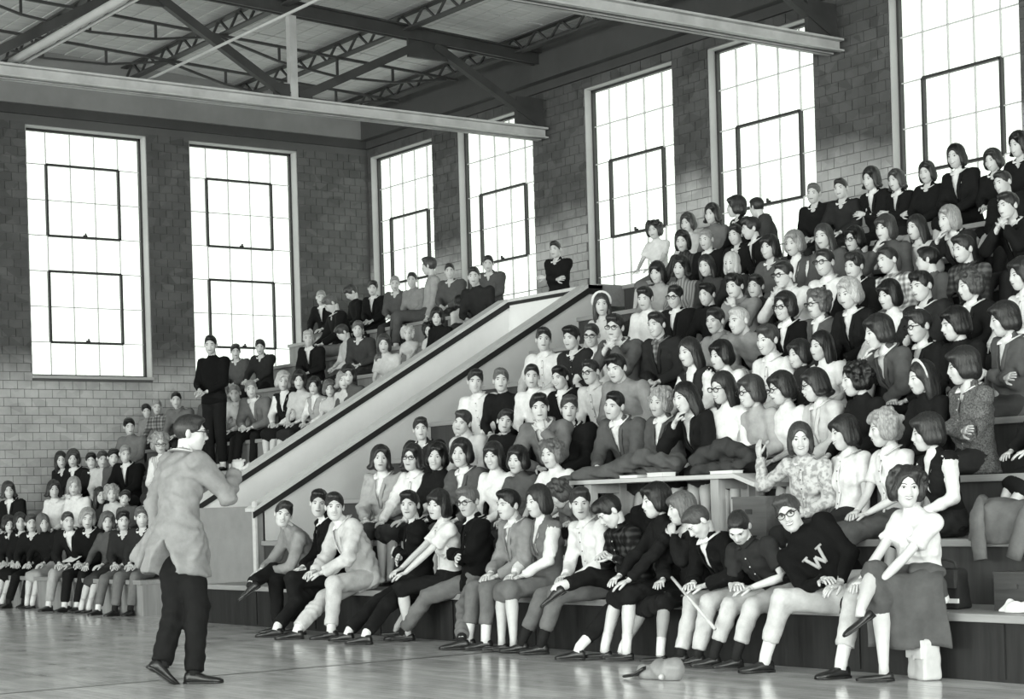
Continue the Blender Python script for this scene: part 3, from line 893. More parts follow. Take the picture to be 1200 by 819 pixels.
M_CEIL = mat_wood('roof_deck_boards', .58, .8, 'y', .2)
M_STEEL = plain('dark_painted_steel', .045, .55, .4, .2, 4, 0, .1)
M_LIGHTSTEEL = plain('light_painted_steel', .46, .5, .4, .15, 4, 0, .1)
M_PIPE = plain('white_painted_pipe', .62, .4, .5, .08, 5, 0, .05)
M_JAMB = mat_plaster('window_reveal_plaster', .42, .08)
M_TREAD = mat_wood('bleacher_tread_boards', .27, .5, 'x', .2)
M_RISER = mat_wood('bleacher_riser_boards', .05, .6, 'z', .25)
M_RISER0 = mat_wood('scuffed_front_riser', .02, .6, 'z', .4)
M_PARAPET = mat_plaster('stairwell_plaster', .82, .05)
M_DADO = mat_plaster('stairwell_grey_paint', .24, .10, 4)
M_CAP = mat_wood('pale_cap_board', .60, .5, 'y', .1)
M_CAPD = mat_wood('dark_cap_edge', .022, .5, 'y', .2)
M_FRAME = plain('steel_window_frame', .035, .5, .4, .2, 6, 0, .05)
M_MUNT = plain('muntin_glare_pale', .55, .5, .4, .1, 6, 0, .05)  # window glare over the thin bars put into a pale colour
def mat_glass():
    m = bpy.data.materials.new('window_glass'); m.use_nodes = True; nt = m.node_tree
    nt.nodes.clear(); o = nt.nodes.new('ShaderNodeOutputMaterial')
    t = nt.nodes.new('ShaderNodeBsdfTransparent'); t.inputs[0].default_value = (.93, .95, .93, 1)
    gl = N(nt, 'ShaderNodeBsdfGlossy', Roughness=.05); gl.inputs[0].default_value = (.9, .9, .9, 1)
    mx = nt.nodes.new('ShaderNodeMixShader'); mx.inputs[0].default_value = .05
    nt.links.new(t.outputs[0], mx.inputs[1]); nt.links.new(gl.outputs[0], mx.inputs[2])
    nt.links.new(mx.outputs[0], o.inputs[0]); return m
M_GLASS = mat_glass()

# ---- floor and ceiling
struct(MB().box(XE - .4, X_R + .4, Y_F - .4, YW + .4, -.2, 0).build('floor', M_FLOOR))
b = MB(); b.prism([(YW + .4, ceil_z(YW + .4)), (Y_F - .4, ceil_z(Y_F - .4)), (Y_F - .4, ceil_z(Y_F - .4) + .2), (YW + .4, ceil_z(YW + .4) + .2)], 'x', XE - .4, X_R + .4)
ceiling = struct(b.build('ceiling', M_CEIL))
# roof deck planks, running along the hall between the purlins: each a board of its own
b = MB().box(0, 0.9, -.115, .115, -.022, 0); deck = b.me('deck_board', M_CEIL)
k = 0
for i in range(16):
    for j in range(18):
        x = XE + .02 + i * .92; y = 15.85 - j * .245
        if k < 288:
            o = add('deck_board', deck, ceiling); o.location = (x, y, ceil_z(y) - .001 - .004 * ((i * 7 + j * 3) % 3)); o.rotation_euler = (-math.atan(.045), 0, 0); k += 1
b = MB()
for j in range(18, 74):
    y = 15.85 - j * .245
    b.box(XE + .02, -1.0, y - .115, y + .115, ceil_z(y) - .022 - .004 * (j % 3), ceil_z(y) + .01)
for j in range(18):
    y = 15.85 - j * .245
    b.box(XE + .02 + 16 * .92, -1.0, y - .115, y + .115, ceil_z(y) - .022 - .004 * (j % 3), ceil_z(y) + .01)
o = b.build('deck_boards_far', M_CEIL, ceiling); o['kind'] = 'stuff'

# ---- walls: masonry cores with openings, then courses of separate bricks in front of recessed joints
WZ0, WZ1 = 3.19, 6.84
SIDE_OP = [(-25.75, -23.94), (-23.24, -21.34), (-20.13, -18.28), (-17.59, -15.73), (-14.53, -12.70), (-11.95, -10.10)]
END_OP = [(10.22, 12.11), (12.82, 14.70), (7.62, 9.50)]
def wall_core(name, axis, c0, c1, lo, hi, ops, ztop):
    b = MB(); ops = sorted(ops)
    def bx(a0, a1, z0, z1):
        if axis == 'y': b.box(a0, a1, c0, c1, z0, z1)
        else: b.box(c0, c1, a0, a1, z0, z1)
    bx(lo, hi, 0, WZ0); bx(lo, hi, WZ1, ztop)
    e = lo
    for a0, a1 in ops:
        bx(e, a0, WZ0, WZ1); e = a1
    bx(e, hi, WZ0, WZ1)
    return struct(b.build(name, M_MORTAR))
wall_right = wall_core('wall_right', 'y', YW + .02, YW + .20, XE - .45, X_R, SIDE_OP, 9.4)
wall_left = wall_core('wall_left', 'x', XE - .28, XE - .02, Y_F, YW + .20, END_OP, 9.4)
struct(MB().box(XE, X_R + .4, Y_F - .4, Y_F, 0, 9.4).build('wall_front', mat_plaster('far_wall_paint', .35)))
struct(MB().box(X_R, X_R + .4, Y_F, YW + .4, 0, 9.4).build('wall_rear', mat_plaster('rear_wall_paint', .35)))
BW, BH, BJ = .21, .125, .008
def bricks(wall, axis, face, lo, hi, z0, z1, ops, score):
    """running-bond courses; the 300 that show largest become parts, the rest one joined part"""
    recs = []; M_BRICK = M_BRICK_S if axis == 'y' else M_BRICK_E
    nrow = int((z1 - z0) / BH)
    for r in range(nrow):
        z = z0 + r * BH; a = lo - (BW / 2 if r % 2 else 0)
        zc = z + BH / 2; spans = [(lo, hi)]
        if WZ0 - .02 < zc < WZ1:
            spans = []; e = lo
            for o0, o1 in sorted(ops):
                if o0 > e: spans.append((e, o0))
                e = o1
            if e < hi: spans.append((e, hi))
        for s0, s1 in spans:
            k = math.floor((s0 - a) / BW); x = a + k * BW
            while x < s1 - .01:
                q0, q1 = max(x, s0), min(x + BW, s1)
                if q1 - q0 > .03: recs.append((q0 + BJ / 2, q1 - BJ / 2, z + BJ / 2, z + BH - BJ / 2))
                x += BW
    full = [q for q in recs if abs((q[1] - q[0]) - (BW - BJ)) < 1e-3]
    full.sort(key=score, reverse=True); single = set(full[:300])
    t = .016; w = BW - BJ; h = BH - BJ
    def geo(bx, q, jit=0.):
        if axis == 'y': bx.box(q[0], q[1], face - t + jit + .02, face + .03, q[2], q[3])
        else: bx.box(face - .03, face + t - jit - .02, q[0], q[1], q[2], q[3])
    proto = MB(); geo(proto, (-w / 2, w / 2, -h / 2, h / 2))
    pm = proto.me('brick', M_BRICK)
    rest = MB(); rg = random.Random(3)
    for q in recs:
        j = rg.uniform(0, .005)
        if q in single:
            o = add('brick', pm, wall); c, z = (q[0] + q[1]) / 2, (q[2] + q[3]) / 2
            o.location = (c, j, z) if axis == 'y' else (-j, c, z)
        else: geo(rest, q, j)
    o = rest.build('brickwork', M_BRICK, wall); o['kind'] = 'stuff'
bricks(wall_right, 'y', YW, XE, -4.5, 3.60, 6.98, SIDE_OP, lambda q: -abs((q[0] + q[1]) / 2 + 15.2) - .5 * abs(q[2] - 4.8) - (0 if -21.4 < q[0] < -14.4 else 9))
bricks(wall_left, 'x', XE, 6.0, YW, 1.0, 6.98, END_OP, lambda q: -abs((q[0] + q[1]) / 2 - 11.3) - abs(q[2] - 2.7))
# plain lower strip of the bleacher-side wall is hidden by the seats; beams and bands above the windows
struct(MB().box(XE, X_R, YW - .03, YW + .03, 6.98, 7.10).build('trim_1', M_DARKBAND))
struct(MB().box(XE, X_R, YW - .16, YW + .03, 7.10, 7.66).build('trim_2', M_DARKBAND))
struct(MB().box(XE - .03, XE + .04, Y_F, YW, 6.98, 7.12).build('trim_3', M_DARKBAND))  # shade under the beam set into this strip's dark colour
struct(MB().box(XE - .03, XE + .09, Y_F, YW, 7.12, 7.62).build('trim_4', M_BEAM))
struct(MB().box(XE - .03, XE + .03, Y_F, YW, 7.62, 8.3).build('trim_5', M_BEAM))
struct(MB().box(XE - .02, XE + .06, Y_F, 8.72, 0, .10).build('baseboard_left', M_CAPD))

# ---- steel windows: frame, muntins, vent frames and every pane a piece of its own
WN = 0
def window(axis, a0, a1, rec, vents):
    global WN
    WN += 1
    if axis == 'y':
        root = struct(empty('window_%d' % WN, ((a0 + a1) / 2, YW + rec, WZ0))); W = a1 - a0
    else:
        root = struct(empty('window_%d' % WN, (XE - rec, (a0 + a1) / 2, WZ0), math.radians(90))); W = a1 - a0
    Hh = WZ1 - WZ0
    f = MB(); t = .045
    f.box(-W / 2, -W / 2 + t, -.03, .03, 0, Hh); f.box(W / 2 - t, W / 2, -.03, .03, 0, Hh)
    f.box(-W / 2, W / 2, -.03, .03, 0, t); f.box(-W / 2, W / 2, -.03, .03, Hh - t, Hh)
    f.build('window_frame', M_FRAME, root)
    cw, ch = W / 5, Hh / 7
    mv = MB().box(-.0065, .0065, -.012, .012, t, Hh - t).me('muntin', M_MUNT)
    mh = MB().box(-W / 2 + t, W / 2 - t, -.012, .012, -.0065, .0065).me('muntin', M_MUNT)
    for i in range(1, 5):
        o = add('muntin', mv, root); o.location = (-W / 2 + i * cw, 0, 0)
    for j in range(1, 7):
        o = add('muntin', mh, root); o.location = (0, 0, j * ch)
    for j0, j1 in vents:
        v = MB(); x0, x1, z0, z1, q = -W / 2 + cw, W / 2 - cw, j0 * ch, j1 * ch, .032
        v.box(x0 - q / 2, x0 + q / 2, -.035, .02, z0, z1); v.box(x1 - q / 2, x1 + q / 2, -.035, .02, z0, z1)
        v.box(x0, x1, -.035, .02, z0 - q / 2, z0 + q / 2); v.box(x0, x1, -.035, .02, z1 - q / 2, z1 + q / 2)
        vo = v.build('vent_frame', M_FRAME, root)
        h = MB().box(-.03, .03, -.06, -.035, z0 + .012, z0 + .035); h.box(-.008, .008, -.08, -.05, z0 + .02, z0 + .06); h.build('vent_handle', M_FRAME, vo)
    pm = MB().box(-cw / 2 + .009, cw / 2 - .009, -.003, .003, -ch / 2 + .009, ch / 2 - .009).me('pane', M_GLASS)
    for i in range(5):
        for j in range(7):
            o = add('pane', pm, root); o.location = (-W / 2 + (i + .5) * cw, 0, (j + .5) * ch)
    rv = MB(); d = rec - .02 if axis == 'y' else rec - .02           # plastered reveals
    rv.box(-W / 2 - .002, -W / 2 + .012, -d, 0, 0, Hh); rv.box(W / 2 - .012, W / 2 + .002, -d, 0, 0, Hh)
    rv.box(-W / 2, W / 2, -d, 0, Hh - .012, Hh + .002); rv.box(-W / 2, W / 2, -d - .06, 0, -.03, .012)
    rv.build('window_reveal', M_JAMB, root)
for a0, a1 in SIDE_OP: window('y', a0, a1, .16, [(3, 5)])
for a0, a1 in END_OP: window('x', a0, a1, .22, [(1, 3), (4, 6)])

# ---- roof steel
def truss(x, label):
    root = tag(empty('roof_truss', (x, 0, 0)), label, 'truss')
    b = MB()
    for sx in (-1, 1):
        b.box(sx * .05 - .012, sx * .05 + .012, Y_F, 15.92, 6.28, 6.43); b.box(sx * .085 - .05, sx * .085 + .05, Y_F, 15.92, 6.405, 6.43); b.box(sx * .085 - .05, sx * .085 + .05, Y_F, 15.92, 6.28, 6.30)
    b.build('bottom_chord', M_LIGHTSTEEL, root)
    b = MB(); tz = lambda y: ceil_z(y) - .30
    for sx in (-1, 1):
        b.bar((sx * .05, Y_F, tz(Y_F)), (sx * .05, 15.95, tz(15.95)), .03, .16); b.bar((sx * .09, Y_F, tz(Y_F) + .075), (sx * .09, 15.95, tz(15.95) + .075), .10, .02)
    b.build('top_chord', M_LIGHTSTEEL if False else M_STEEL, root)
    y = 14.0; first = True
    while y > Y_F + 3:
        g = MB().box(-.02, .02, y - .32, y + .32, tz(y) - .30, tz(y) + .06); g.build('gusset_plate', M_STEEL, root)
        if first:
            MB().bar((0, y + .1, tz(y) - .1), (0, 15.82, 6.52), .10, .11).build('end_brace', M_STEEL, root)
            MB().box(-.03, .03, 15.45, 15.92, 6.40, 6.85).build('gusset_plate', M_STEEL, root); first = False
        yb = y - 2.1
        MB().bar((0, y - .1, tz(y) - .1), (0, yb + .08, 6.46), .09, .11).build('diagonal', M_STEEL, root)
        MB().bar((0, yb - .08, 6.46), (0, yb - 2.0, tz(yb - 2.0) - .1), .09, .11).build('diagonal', M_STEEL, root)
        MB().box(-.05, .05, yb - .05, yb + .05, 6.43, tz(yb)).build('vertical_strut', M_STEEL if False else M_LIGHTSTEEL, root)
        MB().box(-.02, .02, yb - .28, yb + .28, 6.38, 6.62).build('gusset_plate', M_STEEL, root)
        y -= 4.2
truss(-20.97, 'steel roof truss nearest the end wall, with pale bottom chord')
truss(-15.27, 'second steel roof truss from the end wall, pale chord crossing top right')
truss(-9.57, 'third steel roof truss, above and outside the top of the photo')
for i in range(14):
    y = 15.47 - 1.85 * i
    r = tag(empty('purlin', (0, y, ceil_z(y) - .045)), 'dark steel roof purlin under the deck, %s from the bleacher-side wall' % ('first second third fourth fifth sixth seventh eighth ninth tenth eleventh twelfth thirteenth fourteenth'.split()[i]), 'purlin', 'dark steel purlins under the roof deck')
    b = MB(); b.box(XE + .03, 0, -.055, .055, -.04, -.02); b.build('top_flange', M_STEEL, r)
    MB().box(XE + .03, 0, -.055, .055, -.245, -.22).build('bottom_flange', M_STEEL, r)
    b = MB(); x = XE + .05; up = True
    while x < -.4:
        b.bar((x, 0, -.235 if up else -.01), (x + .28, 0, -.01 if up else -.235), .025, .03, (0, 1, 0)); up = not up; x += .28
    b.build('web', M_STEEL, r)
for k, x in enumerate((-24.2, -22.6, -18.2)):
    r = tag(empty('bridging_joist', (x, 0, 0)), ('thin lattice joist closest to the end wall', 'thin lattice joist midway between end wall and first truss', 'thin lattice joist between the two trusses')[k], 'joist')
    b = MB(); c = MB(); w = MB()
    y = 15.4
    zt = lambda y: ceil_z(y) - .30
    b.bar((0, 15.6, zt(15.6)), (0, Y_F, zt(Y_F)), .04, .035); b.build('upper_rod', M_STEEL, r)
    while y > -6:
        for i in range(4):
            f0, f1 = i / 4, (i + 1) / 4
            sag = lambda f: .42 * 4 * f * (1 - f) * .6
            c.bar((0, y - 3.7 * f0, zt(y - 3.7 * f0) - sag(f0) - .02), (0, y - 3.7 * f1, zt(y - 3.7 * f1) - sag(f1) - .02), .035, .03)
            if i: MB().box(-.015, .015, y - 3.7 * f0 - .015, y - 3.7 * f0 + .015, zt(y - 3.7 * f0) - sag(f0), zt(y - 3.7 * f0)).build('hanger', M_STEEL, r)
        y -= 3.7
    c.build('lower_rod', M_STEEL, r)
for k, (px, py, R) in enumerate(((175, 91, .018), (17, 68, .05), (26, 78, .02), (457, 17, .018))):
    kk = ray(px, py); q = kk * ((-20.97 if k < 3 else -15.27) / kk[0]); y, z = q[1], 6.45 + R
    x0 = -20.97 if k < 3 else -15.27
    o = MB().tube([(x0 - .1, y, z), (1.0, y, z)], [R, R], 8).build('conduit_pipe', M_PIPE, None, True)
    tag(o, ('thin white pipe over the first truss, right of the others', 'thick white pipe at top left', 'thin white pipe beside the thick one at top left', 'thin white pipe at top centre by the second truss')[k], 'pipe')

# ---- bleachers: nine steps of 0.42 m, 0.72 m deep
def row_y(n): return 8.7 + .72 * (n - 1)
def row_z(n): return .42 * n - .02
def bleacher(label, x0, x1, yf, front, M_RISER):
    root = tag(empty('bleacher', ((x0 + x1) / 2, yf, 0)), label, 'bleachers')
    ox, oy = (x0 + x1) / 2, yf
    for n in range(1, 10):
        y0 = row_y(n) if n > 1 else yf; y1 = row_y(n + 1) if n < 9 else YW - .01; z = row_z(n)
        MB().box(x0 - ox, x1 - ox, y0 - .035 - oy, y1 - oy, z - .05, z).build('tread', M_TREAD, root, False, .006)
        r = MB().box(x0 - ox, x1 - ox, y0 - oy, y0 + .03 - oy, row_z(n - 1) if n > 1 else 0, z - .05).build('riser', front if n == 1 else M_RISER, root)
        if n < 3:
            MB().box(x1 - ox - .03, x1 - ox, y0 + .03 - oy, y1 - oy, row_z(n - 1) if n > 1 else 0, z - .05).build('end_panel', front, root)
        if n == 1:
            x = x0 + 1.15; bm_ = MB().box(-.02, .02, -.012, .0, .02, z - .06).me('riser_batten', front)
            while x < x1:
                add('riser_batten', bm_, root).location = (x - ox, 0, 0); x += 1.15
    return root
PXN, PXF = -17.5, -19.15                    # camera-facing faces of the near and far stairwell parapets
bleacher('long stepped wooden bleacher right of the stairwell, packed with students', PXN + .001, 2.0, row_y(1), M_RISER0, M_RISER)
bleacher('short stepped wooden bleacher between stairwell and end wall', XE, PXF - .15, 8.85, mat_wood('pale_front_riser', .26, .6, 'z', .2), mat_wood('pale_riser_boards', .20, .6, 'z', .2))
struct(MB().box(PXF - .15, PXN, 14.06, YW, 3.5, row_z(9)).build('trim_6', M_TREAD))
# stairwell parapets
def par(name, x0, x1, y0, mt):
    b = MB(); b.prism([(y0, 0), (14.05, 0), (14.05, 3.70), (13.88, 3.70), (y0, 1.20)], 'x', x0, x1)
    return struct(b.build(name, mt))
par('wall_stairwell_near', PXN - .14, PXN, 9.42, mat_plaster('stairwell_outer_plaster', .62, .05)); par('wall_stairwell_far', PXF - .14, PXF, 9.42, M_PARAPET)
struct(MB().box(PXF, PXN - .14, 13.91, 14.05, 0, 3.70).build('wall_stairwell_back', M_PARAPET))
struct(MB().box(PXF - .14, PXN, 9.34, 9.44, 0, 1.19).build('wall_stairwell_front', M_DADO))
struct(MB().box(PXN - .055, PXN + .012, 9.32, 9.345, 0.0, 1.24).build('trim_7', M_CAP))
for nm, x in (('trim_8', PXN), ('trim_9', PXF)):
    b = MB(); sl = (3.70 - 1.20) / (13.88 - 9.42)
    P = [(9.30, 1.19), (9.30, 1.225), (13.86, 3.745 + .035), (14.10, 3.745 + .035), (14.10, 3.745), (13.88, 3.745)]
    b.prism([(9.30, 1.20 - .12 * sl), (9.30, 1.235 - .12 * sl), (13.87, 3.74), (14.10, 3.74), (14.10, 3.70), (13.88, 3.70)][::-1], 'x', x - .17, x + .03)
    struct(b.build(nm, M_CAP))
    b = MB(); b.prism([(9.30, 1.13 - .12 * sl), (9.30, 1.20 - .12 * sl), (13.88, 3.70), (14.10, 3.70), (14.10, 3.63), (13.90, 3.63)][::-1], 'x', x + .002, x + .026)
    struct(b.build(nm.replace('8', '10').replace('9', '11'), M_CAPD))
struct(MB().box(PXF, PXN + .03, 13.88, 14.10, 3.70, 3.74).build('trim_12', M_CAP))
struct(MB().box(PXF, PXN + .03, 13.875, 13.905, 3.66, 3.70).build('trim_13', M_CAPD))
struct(MB().box(PXF - .2, PXN + .03, 9.31, 9.335, 0, .07).build('baseboard_1', M_CAPD))
q = on_z(412, 778, 0); q2 = on_z(565, 766, 0)
struct(MB().box(q[0] - .02, q[0] + .02, 3.0, q2[1] + .2, .0002, .0016).build('trim_14', plain('dark_court_line', .03, .3, .5)))
